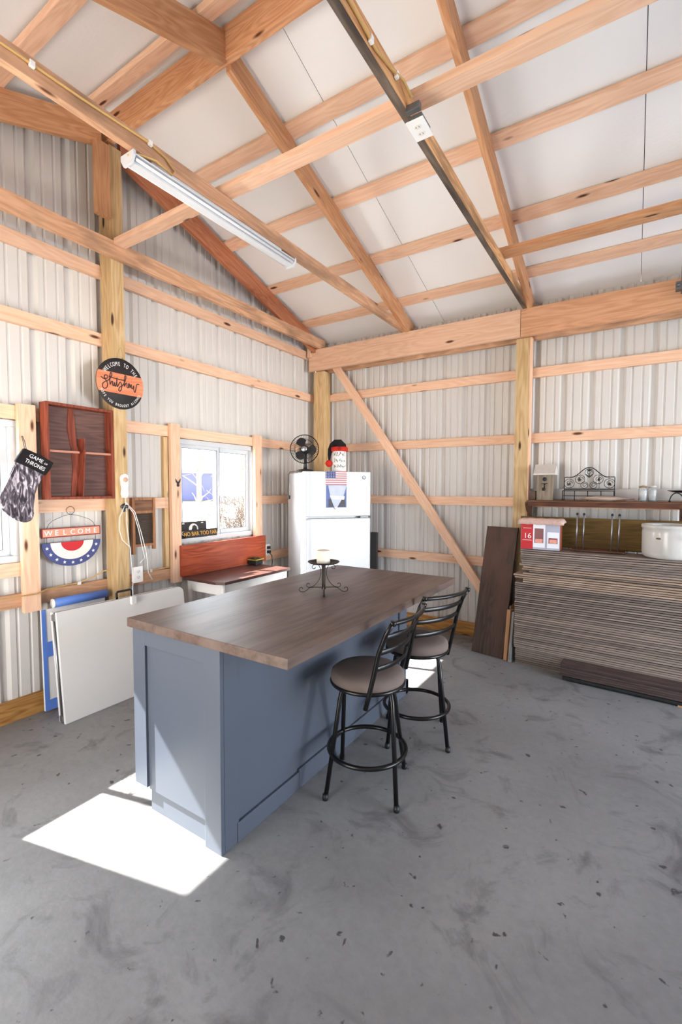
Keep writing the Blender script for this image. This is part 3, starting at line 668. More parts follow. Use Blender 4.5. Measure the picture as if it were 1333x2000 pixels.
def strokes(b, strokes_, ox, oy, s, r, z):
    for st in strokes_:
        P = [Vector((ox+x*s, oy+y*s, z)) for x, y in st]; Q = []
        for i in range(len(P)-1):
            p0, p1, p2, p3 = P[max(i-1, 0)], P[i], P[i+1], P[min(i+2, len(P)-1)]
            for k in range(4):
                t = k/4; Q.append(.5*((2*p1)+(p2-p0)*t+(2*p0-5*p1+4*p2-p3)*t*t+(3*p1-p0-3*p2+p3)*t**3))
        Q.append(P[-1]); b.tube(Q, r, 5, flat=(1, 1))
script = [
 [(0, 5.6), (.8, 4.9), (2, 4.8), (3.2, 5.6), (3.0, 6.5), (2.0, 6.6), (1.5, 5.6), (2.2, 4.4), (3.0, 3.0), (2.8, 1.2), (1.6, .2), (.6, .9), (.7, 2.4), (2.0, 3.6), (3.6, 4.6), (5.0, 6.4), (5.3, 8.0), (4.7, 8.2), (4.3, 6.5), (4.2, 4.0), (4.4, 2.6), (5.0, 4.0), (5.6, 4.2), (5.6, 2.8), (6.0, 2.2), (6.6, 4.0), (6.6, 2.7), (7.0, 2.2), (7.6, 4.2), (7.9, 6.4), (7.7, 3.4), (8.0, 2.2), (8.8, 3.6), (9.5, 4.7), (10.2, 3.6), (10.0, 1.4), (9.2, .2), (8.6, .8), (9.2, 2.2), (10.8, 3.4), (12.2, 6.0), (12.6, 7.8), (12.1, 8.2), (11.7, 6.2), (11.6, 3.0), (12.4, 4.6), (13.0, 4.6), (13.0, 3.0), (13.6, 2.6), (14.4, 4.2), (14.0, 4.8), (13.7, 3.6), (14.4, 2.9), (15.2, 4.4), (15.4, 4.4), (15.3, 3.0), (16.0, 2.6), (16.6, 4.2), (16.6, 2.4), (17.2, 1.0), (17.8, 3.0), (18.4, 5.2), (19.6, 5.4)],
 [(3.8, 6.3), (7.5, 5.9), (11.6, 5.9)]]
b = MB(); strokes(b, script, -.148, -.058, .0150, .0032, .0108); b.build('script_lettering', BLKPAINT, sg)
b = MB(); b.tube([(-.02, .175, .006), (-.004, .245, -.001), (.012, .265, -.003), (.018, .245, -.001), (.038, .170, .006)], .0016, 5); b.build('hanging_string', mat('twine', S(190, 160, 110), .9), sg)

cb_ = thing('cubby_box', 'red-brown wooden cubby box with cross dividers hung left of the post', 'wall box', mw=LW(.0815, -2.975, 1.752))
w2, h2, dp = .2275, .318, .088
b = MB(); b.box(-w2, -h2, 0, w2, h2, .008); b.build('back_panel', TRAYB, cb_)
b = MB(); b.box(-w2, -h2, 0, -w2+.018, h2, dp, .002); b.box(w2-.018, -h2, 0, w2, h2, dp, .002); b.box(-w2+.018, h2-.018, 0, w2-.018, h2, dp, .002); b.box(-w2+.018, -h2, 0, w2-.018, -h2+.018, dp, .002); b.build('box_frame', BRNW, cb_)
b = MB(); b.prism([(-.05, h2-.018), (-.018, h2-.018), (.0, .05), (.02, .02), (.012, -.1), (-.012, -h2+.018), (-.045, -h2+.018), (-.03, -.12), (-.035, .02), (-.06, .16)], .008, .016); b.prism([(.012, .10), (.022, .10), (.024, -.02), (.004, -h2+.018), (-.004, -h2+.018), (.014, -.03)], .012, dp-.004); b.build('upright_divider', BRNW, cb_)
b = MB(); b.box(-w2+.018, -.006, .006, -.014, .008, dp-.01, .001); b.box(.022, -.006, .006, w2-.018, .008, dp-.01, .001); b.build('shelf_divider', mat('pale_edge', S(190, 130, 110), .6), cb_)

# stocking
stk = thing('christmas_stocking', 'black-cuffed grey stocking hanging on the upright beside the left window', 'stocking', mw=LW(.172, -3.303, 1.75))
def stockmat():
    m = bpy.data.materials.new('stocking_print'); m.use_nodes = True; nt = m.node_tree; L = nt.links.new; b = nt.nodes['Principled BSDF']; b.inputs['Roughness'].default_value = .9
    tc = nt.nodes.new('ShaderNodeTexCoord'); mp = nt.nodes.new('ShaderNodeMapping'); mp.inputs['Scale'].default_value = (34, 11, 10); mp.inputs['Rotation'].default_value = (0, 0, -.35)
    L(tc.outputs['Object'], mp.inputs[0]); n = nt.nodes.new('ShaderNodeTexNoise'); n.inputs['Scale'].default_value = 1.3; n.inputs['Detail'].default_value = 5; n.inputs['Distortion'].default_value = 1.2
    L(mp.outputs[0], n.inputs['Vector']); r = nt.nodes.new('ShaderNodeValToRGB'); e = r.color_ramp.elements
    e[0].position = .40; e[0].color = S(48, 42, 48); e[1].position = .66; e[1].color = S(214, 204, 210); k = e.new(.53); k.color = S(104, 96, 106)
    L(n.outputs['Fac'], r.inputs[0]); L(r.outputs[0], b.inputs['Base Color']); return m
b = MB()
foot = [(x+3.303, z-1.75) for x, z in [(-3.392, 1.668), (-3.424, 1.569), (-3.461, 1.504), (-3.480, 1.462), (-3.484, 1.412), (-3.467, 1.375), (-3.426, 1.333), (-3.387, 1.306), (-3.348, 1.294), (-3.313, 1.305), (-3.298, 1.34), (-3.301, 1.393), (-3.297, 1.47), (-3.275, 1.52), (-3.236, 1.60), (-3.21, 1.66), (-3.345, 1.73)]]
b.prism(foot, .004, .022); bmesh.ops.bevel(b.bm, geom=b.bm.edges[:], offset=.006, segments=2, affect='EDGES'); b.build('sock', stockmat(), stk)
b = MB(); b.prism([(x+3.303, z-1.75) for x, z in [(-3.345, 1.756), (-3.25, 1.716), (-3.176, 1.673), (-3.20, 1.625), (-3.23, 1.589), (-3.32, 1.635), (-3.398, 1.67), (-3.375, 1.71)]][::-1], .001, .027); bmesh.ops.bevel(b.bm, geom=b.bm.edges[:], offset=.004, segments=2, affect='EDGES'); b.build('cuff', BFELT, stk)
TR = Matrix.Rotation(-.47, 4, 'Z')
b = MB(); b.add_mesh(text_mesh('GAME', .034, .0006), T(.018, -.066, .0282) @ TR @ SC(.95, 1, 1)); b.add_mesh(text_mesh('OF', .016, .0006), T(.075, -.093, .0282) @ TR); b.add_mesh(text_mesh('THRONES', .032, .0006), T(.010, -.106, .0282) @ TR @ SC(.86, 1.1, 1)); b.build('lettering', WPAINT, stk)
b = MB(); b.tube([(-.036, .0, .012), (-.03, .03, -.01), (-.022, .06, -.04), (-.012, .087, -.076), (-.004, .087, -.082), (-.02, .05, -.02), (-.028, .0, .018)], .0028, 6); b.build('hanging_loop', GALV, stk)

# WELCOME bunting sign
wl = thing('welcome_sign', 'red, white and blue half-round welcome sign hanging under the cubby box', 'sign', mw=LW(.055, -3.004, 1.205))
b = MB(); b.box(-.2, -.032, 0, .2, .032, .012, .001); b.build('name_board', mat('red_brown_edge', S(134, 48, 44), .7), wl, M=Matrix.Rotation(-.0, 4, 'Z'))
b = MB(); b.box(-.192, -.024, .012, .192, .026, .0135); b.build('name_face', mat('salmon_paint', S(232, 152, 126), .7), wl)
b = MB()
for i, c_ in enumerate('WELCOME'): b.add_mesh(text_mesh(c_, .05, .0008), T(-.158+i*.053, -.017, .0145))
b.build('lettering', WPAINT, wl)
def halfring(b, r0, r1, cy, z0, z1, n=28):
    P = [(r1*math.cos(a), cy+r1*.85*math.sin(a)) for a in [-PI+k*PI/n for k in range(n+1)]]
    if r0 > 0:
        Q = [(r0*math.cos(a), cy+r0*.85*math.sin(a)) for a in [-PI+k*PI/n for k in range(n+1)]]
        for k in range(n): b.prism([P[k], P[k+1], Q[k+1], Q[k]], z0, z1)
    else: b.prism(P, z0, z1)
b = MB(); halfring(b, 0, .2, -.068, 0, .009); b.build('half_round_board', NAVY, wl)
b = MB(); halfring(b, 0, .145, -.068, .0092, .0105); b.build('white_stripe', CREAM, wl)
b = MB(); halfring(b, 0, .077, -.068, .0107, .012); b.build('red_centre', RED, wl)
b = MB()
for k in range(9):
    a = -PI+.24+k*(PI-.48)/8; cx_, cy_ = .172*math.cos(a), -.068+.172*.85*math.sin(a)
    b.prism([(cx_+(.0125 if j % 2 == 0 else .0052)*math.sin(j*PI/5), cy_+(.0125 if j % 2 == 0 else .0052)*math.cos(j*PI/5)) for j in range(10)], .0092, .0105)
b.build('stars', WPAINT, wl)
b = MB(); WIRE = mat('dark_wire', S(50, 46, 44), .5, .5)
b.tube([(-.165, .03, .006), (-.15, .06, .004), (-.12, .085, .0), (-.05, .112, -.005), (0, .122, -.006), (.05, .112, -.005), (.12, .085, 0), (.15, .06, .004), (.165, .03, .006)], .0016, 5)
b.tube([(.027*math.cos(a), .149+.027*math.sin(a), -.007) for a in [k*2*PI/24 for k in range(24)]], .0016, 5, closed=True)
b.tube([(-.165, -.03, .006), (-.165, -.07, .005)], .0016, 5); b.tube([(.165, -.03, .006), (.165, -.07, .005)], .0016, 5); b.build('hanger_wire', WIRE, wl)

# washboard
wb = thing('washboard', 'old wooden washboard with dark ribbed panel hanging between post and window', 'washboard', mw=LW(.0415, -2.448, 1.21))
b = MB(); b.box(-.103, -.222, .008, -.080, .225, .034, .002); b.box(.080, -.195, .008, .103, .225, .034, .002); b.box(-.08, .205, .012, .08, .225, .03, .001); b.box(-.08, .10, .010, .08, .12, .032, .001); b.box(-.08, -.165, .010, .08, -.145, .032, .001); b.build('frame', OLDW, wb)
b = MB(); b.box(-.08, .12, .014, .08, .205, .024); b.build('top_panel', wood('wb_top', (150, 108, 80), (110, 74, 54), knots=False), wb)
b = MB()
for k in range(23): b.tube([(-.08, -.14+k*.0108, .02), (.08, -.14+k*.0108, .02)], .0056, 6)
b.box(-.08, -.145, .010, .08, .10, .018); b.build('ribbed_panel', mat('dark_ribs', S(84, 70, 60), .6), wb)
# flip flop ornament with cord
ff = thing('sandal_ornament', 'white sandal-shaped holder with tan spot on the post', 'ornament', mw=LW(.183, -2.688, 1.527))
pl = [(.030*math.cos(a)*(1.0 if math.sin(a) > 0 else .8), .052+.036*math.sin(a)) for a in [k*PI/10 for k in range(11)]]+[(-.026, .02), (-.019, -.02), (-.026, -.06), (-.016, -.088), (.016, -.088), (.026, -.06), (.022, -.02), (.026, .02)]
b = MB(); b.prism(pl, 0, .022); b.build('sole', WPAINT, ff)
b = MB(); b.lathe([(0, .022), (.018, .022), (.018, .025), (0, .026)], n=20, M=T(.002, .045, 0)); b.build('tan_spot', mat('tan_spot', S(222, 170, 140), .7), ff)
b = MB(); b.box(-.014, -.075, .022, .016, .012, .026, .002); b.build('strap', CREAM, ff)
hk = MB(); hk.lathe([(0, 0), (.02, 0), (.022, .006), (.008, .012), (.007, .03), (.013, .036), (0, .04)], n=16); hk.box(-.028, -.01, 0, .028, .008, .006, .002); hk.box(-.01, -.04, 0, .01, .02, .006, .002)
o = hk.build('wall_hook', mat('pewter', S(84, 88, 96), .4, .7), M=LW(.183, -2.688, 1.375)); tag(o, 'dark metal wall hook on the post under the white sandal ornament', 'hook')
b = MB(); x_ = .205
def cc(*p): b.tube([(x_+(q[2] if len(q) > 2 else 0), q[0], q[1]) for q in p], .0028, 6)
cc((-2.688, 1.44), (-2.690, 1.40), (-2.684, 1.385))
cc((-2.684, 1.40), (-2.735, 1.30), (-2.74, 1.20), (-2.72, 1.13), (-2.66, 1.07), (-2.655, 1.0), (-2.652, .90, .01), (-2.665, .83, .04), (-2.70, .77, .085), (-2.708, .72, .098))
cc((-2.684, 1.40), (-2.682, 1.25), (-2.668, 1.12), (-2.662, 1.06))
cc((-2.684, 1.40), (-2.63, 1.32, .01), (-2.60, 1.2, .02), (-2.575, 1.05, .03), (-2.558, .98, .03), (-2.60, .945, .03))
cc((-2.684, 1.405), (-2.62, 1.33, .01), (-2.58, 1.18, .02), (-2.545, 1.02, .03), (-2.535, .92, .03), (-2.53, .86, .03), (-2.49, .80, .02))
b.box(x_+.088, -2.728, .665, x_+.118, -2.690, .725, .005); b.box(x_+.100, -2.718, .648, x_+.102, -2.715, .665); b.box(x_+.100, -2.702, .648, x_+.102, -2.699, .665)
o = b.build('extension_cord', PLAST); tag(o, 'thin white extension cord looped over the hook with its plug hanging down', 'cord')

# yellow cables
def cable(label, pts, clips):
    t = thing('electric_cable', label, 'cable', pts[0])
    M = T(*[-q for q in pts[0]])
    b = MB(); b.tube([M @ Vector(p) for p in pts], .0055, 8, flat=(1.2, .8)); b.build('yellow_jacket', YELC, t)
    for c_ in clips:
        b = MB(); v = M @ Vector(c_); b.box(v.x-.008, v.y-.010, v.z-.012, v.x+.008, v.y+.010, v.z+.012, .002); b.build('staple', WPAINT, t)
cable('yellow cable drooping along the low board on the left wall', [(.05, -4.6, .84), (.05, -3.5, .815), (.098, -3.25, .818), (.05, -3.17, .83), (.045, -2.95, .835), (.05, -2.87, .855), (.09, -2.80, .90), (.11, -2.775, .905)], [(.046, -2.955, .832)])
cable('yellow cable between the post outlet and the sliding window', [(.19, -2.57, .85), (.10, -2.52, .832), (.05, -2.42, .834), (.048, -2.3, .838), (.048, -2.2, .842)], [(.048, -2.38, .836)])
cable('yellow cable along the roof tie down to the strip light', [(1.309, -4.4, 3.205), (1.309, -3.9, 3.19), (1.309, -3.55, 3.195), (1.309, -3.22, 3.21), (1.31, -3.13, 3.19), (1.315, -3.08, 3.15), (1.32, -3.10, 3.12), (1.33, -3.2, 3.13), (1.31, -3.28, 3.12), (1.285, -3.325, 3.10)], [(1.312, -3.75, 3.19), (1.312, -3.22, 3.208)])
cable('yellow cable along the roof tie down to the hanging outlet box', [(2.508, -4.4, 3.17), (2.508, -3.6, 3.16), (2.508, -3.3, 3.175), (2.509, -3.1, 3.16), (2.512, -2.98, 3.18), (2.52, -2.88, 3.2), (2.53, -2.82, 3.17)], [(2.51, -3.14, 3.165), (2.512, -2.93, 3.19)])
# outlet box hanging below tie
ob = thing('outlet_box', 'white duplex outlet box hanging from the roof tie', 'outlet', mw=T(2.531, -2.735, 3.095) @ Matrix.Rotation(PI, 4, 'X'))
b = MB(); b.box(-.030, -.05, -.030, .030, .05, -.002, .002); b.build('metal_box', GALV, ob)
b = MB(); b.box(-.04, -.062, -.002, .04, .062, .005, .002); b.build('cover_plate', WPAINT, ob)
for s in (-1, 1):
    b = MB(); b.prism([(.017*math.cos(a), s*.022+.014*math.sin(a)) for a in [k*PI/8 for k in range(16)]], .005, .007); b.build('receptacle', CREAM, ob)
    b = MB(); b.box(-.008, s*.022-.004, .007, -.006, s*.022+.005, .0076); b.box(.006, s*.022-.004, .007, .008, s*.022+.005, .0076); b.build('slots', BLKP, ob)
b = MB(); b.box(-.034, .052, -.06, .030, .078, -.03, .003); b.build('clamp', GALV, ob)
# strip light
sl = thing('strip_light', 'white fluorescent strip light fixed under the roof tie, unlit', 'ceiling light', (1.275, -2.70, 3.118))
b = MB(); b.prism([(-.050, -.012), (-.022, -.004), (-.022, 0), (.022, 0), (.022, -.004), (.050, -.012), (.048, -.016), (.026, -.018), (.024, -.045), (-.024, -.045), (-.026, -.018), (-.048, -.016)], -.61, .61, M=Matrix(((1, 0, 0, 0), (0, 0, 1, 0), (0, 1, 0, 0), (0, 0, 0, 1)))); b.build('housing', WHITE, sl)
for yy in (-.622, .61):
    b = MB(); b.prism([(-.052, .0), (.052, .0), (.052, -.022), (.032, -.056), (-.032, -.056), (-.052, -.022)], 0, .012, M=Matrix(((1, 0, 0, 0), (0, 0, 1, yy), (0, 1, 0, 0), (0, 0, 0, 1)))); b.build('end_cap', WHITE, sl)
b = MB(); b.box(-.02, -.5, 0, .02, .5, .022); b.build('mounting_strip', WHITE, sl)
for s in (-1, 1):
    b = MB(); b.tube([(s*.037, -.60, -.030), (s*.037, .60, -.030)], .0078, 12); b.build('tube', mat('tube_glass', S(240, 242, 244), .2), sl)
# hanger of the door track at upper right
tr = thing('door_track', 'galvanised overhead door track with hanger strap at the upper right edge', 'door track', (3.63, -.30, 3.05))
b = MB(); b.box(-.012, -.02, 0, .012, -.015, .36); b.build('hanger_strap', GALV, tr)
b = MB(); b.box(-.045, -.035, -.03, .10, .03, .03, .004); b.tube([(-.03, -.036, 0), (-.03, -.05, 0)], .012, 8); b.build('bracket', GALV, tr)
b = MB(); b.box(-.01, -.01, -.05, 2.45, .03, -.045); b.box(-.01, .025, -.05, 2.45, .03, .0); b.build('track', GALV, tr)

# ---------------------------------------------------------------- folded tables leaning on the left wall
ft = thing('folding_table', 'white folding table folded in half and leaning on the left wall', 'folding table', (.338, -2.735, 0))
th = math.atan2(.078, .70)
LM = Matrix.Rotation(-th, 4, 'Y')
def rrect(w_, h_, r, corners, n=5):
    P = []
    for cx_, cy_, a0, on in ((w_/2, 0, -PI/2, corners[0]), (w_/2, h_, 0, corners[1]), (-w_/2, h_, PI/2, corners[2]), (-w_/2, 0, PI, corners[3])):
        if on:
            sx, sy = (1 if cx_ > 0 else -1), (1 if cy_ > 0 else -1)
            for k in range(n+1): a = a0+k*PI/2/n; P.append((cx_-sx*r+r*math.cos(a), cy_-sy*r+r*math.sin(a)))
        else: P.append((cx_, cy_))
    return P
PL = Matrix(((0, 0, 1, 0), (1, 0, 0, 0), (0, 1, 0, 0), (0, 0, 0, 1)))
b = MB(); b.prism(rrect(.98, .715, .05, (1, 1, 0, 0)), -.002, .02, M=LM @ PL); b.prism(rrect(.98, .715, .05, (1, 1, 0, 0)), -.062, -.040, M=LM @ PL); b.build('table_panel', PLAST, ft)
b = MB(); b.box(-.488, .03, -.041, -.480, .69, -.002, M=LM @ PL); b.box(.478, .03, -.041, .486, .69, -.002, M=LM @ PL); b.box(-.48, .702, -.040, .45, .712, -.002, M=LM @ PL); b.build('inner_frame', GALV, ft)
b = MB(); b.box(-.496, .66, -.045, -.484, .70, .0, .003, M=LM @ PL); b.box(-.496, .01, -.045, -.484, .05, .0, .003, M=LM @ PL); b.tube([LM @ PL @ Vector((-.492, .05, -.022)), LM @ PL @ Vector((-.492, .66, -.022))], .006, 8); b.build('hinge_bar', CHROME, ft)
b = MB(); b.tube([LM @ PL @ Vector(q) for q in ((-.055, .70, -.022), (-.055, .755, -.022), (-.048, .765, -.022), (.055, .765, -.022), (.062, .755, -.022), (.062, .70, -.022))], .008, 8); b.build('carry_handle', BLKP, ft)
bt = thing('blue_game_board', 'blue and white folding panel leaning behind the white folding table', 'panel', (.09, -2.96, 0))
LM2 = Matrix.Rotation(-.03, 4, 'Y')
b = MB(); b.box(-.27, .02, .0, .17, .70, .015, .003, M=LM2 @ PL); b.build('white_panel', PLAST, bt)
b = MB()
for q in ((-.268, .02, -.243, .70), (-.243, .38, .17, .48), (-.243, .02, .17, .09)): b.box(q[0], q[1], .0155, q[2], q[3], .020, M=LM2 @ PL)
b.build('blue_stripes', BLUE, bt)
b = MB(); b.tube([LM2 @ PL @ Vector((-.20, .735, .035)), LM2 @ PL @ Vector((.17, .735, .035))], .030, 16); rl = b.build('blue_roll', BLUE, bt)
b = MB(); b.tube([LM2 @ PL @ Vector((-.206, .735, .035)), LM2 @ PL @ Vector((-.198, .735, .035))], .031, 16); b.build('roll_end', WPAINT, rl)
b = MB(); b.tube([LM2 @ PL @ Vector((-.17, .022, .03)), LM2 @ PL @ Vector((-.10, .022, .03))], .022, 12); b.build('foot_roll', WPAINT, bt)

# ---------------------------------------------------------------- stack of siding planks on the right
SA = math.atan2(-.08, 1.18); SO = Vector((2.52, -.566, 0)); SR = Matrix.Translation(SO) @ Matrix.Rotation(SA, 4, 'Z')
NP = 56; pitch = 1.004/NP
def splank(mesh, k, x0, dy):
    o = bpy.data.objects.new('siding_plank', mesh); C.objects.link(o); o.matrix_world = SR @ T(x0, dy, k*pitch)
    return o
def mkplank(m, L, dep=.27, th=None):
    b = MB(); th = th or pitch*.74; b.box(0, 0, .0006, L, dep, th, .0015); o = b.build('siding_plank', m); me = o.data; bpy.data.objects.remove(o); return me
pm1, pm2 = mkplank(SIDE, 2.6), mkplank(SIDE, 2.6, .27, pitch*.85)
LIGHT = wood('siding_light', (176, 154, 136), (148, 126, 110), knots=False, tint=.1, grain=.7); pm3 = mkplank(LIGHT, 2.6)
random.seed(11)
for k in range(NP):
    if k < 8: x0, dy, me = .004*random.random()+.01, .012+random.uniform(-.002, .002), pm2
    elif k < 27: x0, dy, me = .004*random.random(), random.uniform(-.003, .003), pm2 if k % 3 else pm1
    elif k < 40: x0, dy, me = .003*random.random(), .0+random.uniform(-.002, .002), pm1
    elif k < 42: x0, dy, me = .065, .004, pm3
    elif k < 44: x0, dy, me = (-.012 if k == 43 else .0), -.006, pm3
    elif k < 45: x0, dy, me = .065, -.002, pm3
    elif k < 46: x0, dy, me = .11, .02, pm1
    elif k < 48: x0, dy, me = .055+.01*(k-46), .008, pm3
    elif k < 50: x0, dy, me = .03+.02*(k-48), .014, pm2
    else: x0, dy, me = .035+.006*random.random(), .016+random.uniform(-.004, .004), pm2 if k < 53 else pm1
    o = splank(me, k, x0, dy)
    ORD = ['topmost', 'second', 'third', 'fourth', 'fifth', 'sixth', 'seventh', 'eighth', 'ninth', 'tenth']
    if k >= NP-6:
        j = NP-1-k; tag(o, 'grey-brown siding plank, topmost of the tall stack under the crock and box' if j == 0 else ORD[j]+' siding plank down from the top of the tall stack', 'plank', 'siding planks at the top of the stack')
    elif k < 8:
        tag(o, 'grey siding plank lying on the floor under the whole stack' if k == 0 else ORD[k]+' grey siding plank up from the floor in the tall stack', 'plank', 'siding planks at the bottom of the stack')
    elif k < 27: tag(o, 'grey siding plank in the flush lower half of the tall stack', 'plank', 'siding planks in the lower part of the stack')
    elif k < 40: tag(o, 'brown siding plank in the evenly ribbed middle of the tall stack', 'plank', 'siding planks in the middle part of the stack')
    else:
        tag(o, {40: 'pale siding plank set back left, just above the evenly ribbed middle planks', 41: 'pale set-back siding plank right under the two long protruding ones', 42: 'pale siding plank, lower of the two sticking out left of the stack', 43: 'pale siding plank sticking out farthest left of the stack',
            44: 'pale siding plank resting on the farthest protruding one', 45: 'dark siding plank set far back in the shadow gap of the stack', 46: 'pale siding plank right above the shadow gap', 47: 'second pale siding plank above the shadow gap',
            48: 'grey siding plank third above the shadow gap of the stack', 49: 'grey siding plank fourth above the shadow gap of the stack'}[k], 'plank', 'staggered siding planks in the upper stack')
# darker planks lying against the foot of the stack
dm = mkplank(SIDED, 2.3, .135, .016)
for k in range(6):
    o = bpy.data.objects.new('dark_plank', dm); C.objects.link(o); o.matrix_world = SR @ T(.40+.004*random.random(), -.14+(.012 if k < 5 else .0), .034+k*.0168)
    tag(o, ['lowest dark brown plank, lying on the black bar before the tall stack', 'second dark brown plank up in the low pile before the tall stack', 'third dark brown plank up in the low pile before the tall stack', 'third dark brown plank down in the low pile before the tall stack', 'second dark brown plank down in the low pile before the tall stack', 'topmost dark brown plank of the low pile before the tall stack'][k], 'plank', 'dark planks at the foot of the stack')
b = MB(); b.box(.42, -.142, .012, 2.7, -.12, .033, .003); o = b.build('black_bar', BLKP, M=SR); tag(o, 'long black bar under the dark planks at the foot of the stack', 'bar')
for xx, lb in ((1.16, 'small pale wooden block under the black bar at the right photo edge'),):
    b = MB(); b.box(xx, -.14, 0, xx+.04, -.02, .0115, .001); o = b.build('wood_block', TAN, M=SR); tag(o, lb, 'block')

# leaning boards left of the stack
def lean_board(name, bl, br, top_y, zt, th_, m, label, cat='board'):
    bl, br = Vector(bl), Vector(br); w_ = (br-bl).length; x = (br-bl)/w_; ymid = (bl.y+br.y)/2
    up = Vector((-.035 if w_ > .1 else -.02, top_y-ymid, zt)); L = up.length; up.normalize(); n = x.cross(up).normalized(); up = n.cross(x)
    b = MB(); b.box(0, 0, 0, w_, L, -th_, .002); o = b.build(name, m)
    o.matrix_world = Matrix(((x.x, up.x, n.x, bl.x), (x.y, up.y, n.y, bl.y), (x.z, up.z, n.z, bl.z), (0, 0, 0, 1))); tag(o, label, cat); return o
lean_board('dark_board', (2.128, -.470, .002), (2.420, -.528, .002), -.215, 1.15, .022, DKB, 'wide dark brown board leaning on the wall left of the tall stack')
lean_board('tan_board', (2.428, -.535, .002), (2.460, -.545, .002), -.48, .44, .10, TAN, 'short tan board standing on edge between dark board and tall stack')
lean_board('grey_board', (2.476, -.568, .002), (2.496, -.572, .002), -.50, .43, .10, mat('grey_board', S(150, 146, 142), .7), 'short grey board standing on edge against the tall stack')
b = MB(); b.prism([(0, .03), (.012, .006), (.024, 0), (.036, .008), (.045, .03), (.047, .40), (.002, .40)], -.10, 0); o = b.build('black_slab', mat('charcoal', S(54, 54, 58), .5), M=RW(2.408, -.33, .44)); tag(o, 'narrow charcoal slab with rounded foot above the tan board edge', 'slab')
b = MB(); b.box(.905, -.23, 0, .985, -.19, 1.03, .003); o = b.build('black_plank', mat('charcoal2', S(60, 58, 58), .5)); tag(o, 'narrow black plank standing between refrigerator and far wall', 'panel')

# ---------------------------------------------------------------- things on the stack
ZT = 1.0045
gb = thing('glassware_box', 'red and white glass set box reading 16 on the stack', 'box', mw=RW(2.558, -.555, ZT))
b = MB(); b.box(0, 0, -.12, .305, .245, 0, .001); b.build('carton', mat('carton_white', S(176, 178, 194), .5), gb)
b = MB(); b.box(.002, .002, .0, .098, .243, .0012); b.build('red_panel', mat('carton_red', S(196, 16, 30), .5), gb)
b = MB(); b.box(.3045, .002, -.118, .3065, .243, -.002); b.build('orange_side', mat('carton_orange', S(170, 84, 50), .6), gb)
b = MB(); b.add_mesh(text_mesh('16', .064, .0006), T(.054, .092, .0018)); b.box(.018, .176, .0012, .084, .179, .002); b.box(.012, .074, .0012, .09, .076, .002); b.box(.020, .080, .0012, .084, .0815, .002); b.build('lettering', WPAINT, gb)
for (x0, x1, z1, zl) in ((.098, .192, .225, .178), (.208, .300, .150, .102)):
    b = MB(); b.box(x0, .018, .0, x1, z1, .0018, .0); gp = b.build('printed_glass', mat('print_glass', S(230, 232, 240), .3), gb)
    b = MB(); b.box(x0+.012, .056, .0018, x1-.012, zl, .003, 0); b.build('printed_drink', mat('drink', S(110, 22, 30), .3, var=.5, nscale=30), gp)
    b = MB(); b.box(x0+.018, .058, .0018, x1-.018, .09, .0036, 0); b.build('printed_ice', mat('ice', S(226, 140, 120), .3, var=.4, nscale=60), gp)
b = MB(); n = 12
for i in range(n):
    for j in range(5):
        pass
def cloth(name, x0, x1, y0, y1, zf, m, label):
    b = MB(); nx, ny = 26, 12; V = [[b.bm.verts.new((x0+(x1-x0)*i/nx, y0+(y1-y0)*j/ny, zf(i/nx, j/ny))) for j in range(ny+1)] for i in range(nx+1)]
    for i in range(nx):
        for j in range(ny): f = b.bm.faces.new((V[i][j], V[i+1][j], V[i+1][j+1], V[i][j+1])); f.smooth = True
    o = b.build(name, m); md = o.modifiers.new('s', 'SOLIDIFY'); md.thickness = .006; md.offset = 1; tag(o, label, 'cloth'); return o
def zf(u, v):
    z = ZT+.2475+.004*abs(math.sin(u*14+v*5))+.004*abs(math.sin(v*9))
    e = max(0, .045-u*1.0, u-.955, .07-v); return z-e*.55
cloth('folded_cloth', 2.538, 2.892, -.578, -.435, zf, mat('print_cloth', S(206, 172, 160), .9, var=.35, nscale=60), 'crumpled pinkish patterned cloth laid over the glass set box')
rb = thing('rod_legged_board', 'thin brown board with four upright dark metal rods on the stack', 'board', (2.96, -.44, ZT))
b = MB(); b.box(-.02, -.04, 0, .36, .15, .014, .002); b.build('board', SHELFW, rb)
for x, y in ((.012, 0), (.062, -.005), (.262, 0), (.312, -.005)):
    b = MB(); b.tube([(x, y, .014), (x+.003, y, .30)], .0058, 8); rd = b.build('rod', CHROME, rb)
    b = MB(); b.lathe([(0, -.006), (.009, -.004), (.010, .004), (.006, .012), (0, .014)], n=12, M=T(x+.003, y, .30)); b.build('rod_cap', BLKP, rd)
b = MB(); b.box(2.50, -.285, ZT, 3.72, -.262, ZT+.262, .002); o = b.build('olive_plank', OLIVE); o.rotation_euler = (0, 0, 0); tag(o, 'wide olive-brown plank standing on edge at the back of the stack', 'plank')
cr = thing('stoneware_crock', 'large grey-white stoneware crock with wire handle at the right end of the stack', 'crock', (3.610, -.478, ZT))
b = MB(); b.lathe([(0, 0), (.165, 0), (.178, .012), (.184, .04), (.185, .19), (.182, .215), (.190, .222), (.191, .240), (.186, .246), (.172, .246), (.168, .235), (.168, .03), (0, .02)], n=56); b.build('crock_body', STONE, cr)
a0 = math.atan2(CAM.y+.44, CAM.x-3.612)
b = MB(); Rk = Matrix.Rotation(a0+.62, 4, 'Z'); b.tube([Rk @ Vector(q) for q in ((.187, -.05, .150), (.205, -.045, .165), (.218, -.02, .180), (.222, .02, .182), (.212, .05, .17), (.187, .06, .155))], .004, 8); b.build('wire_handle', GALV, cr)
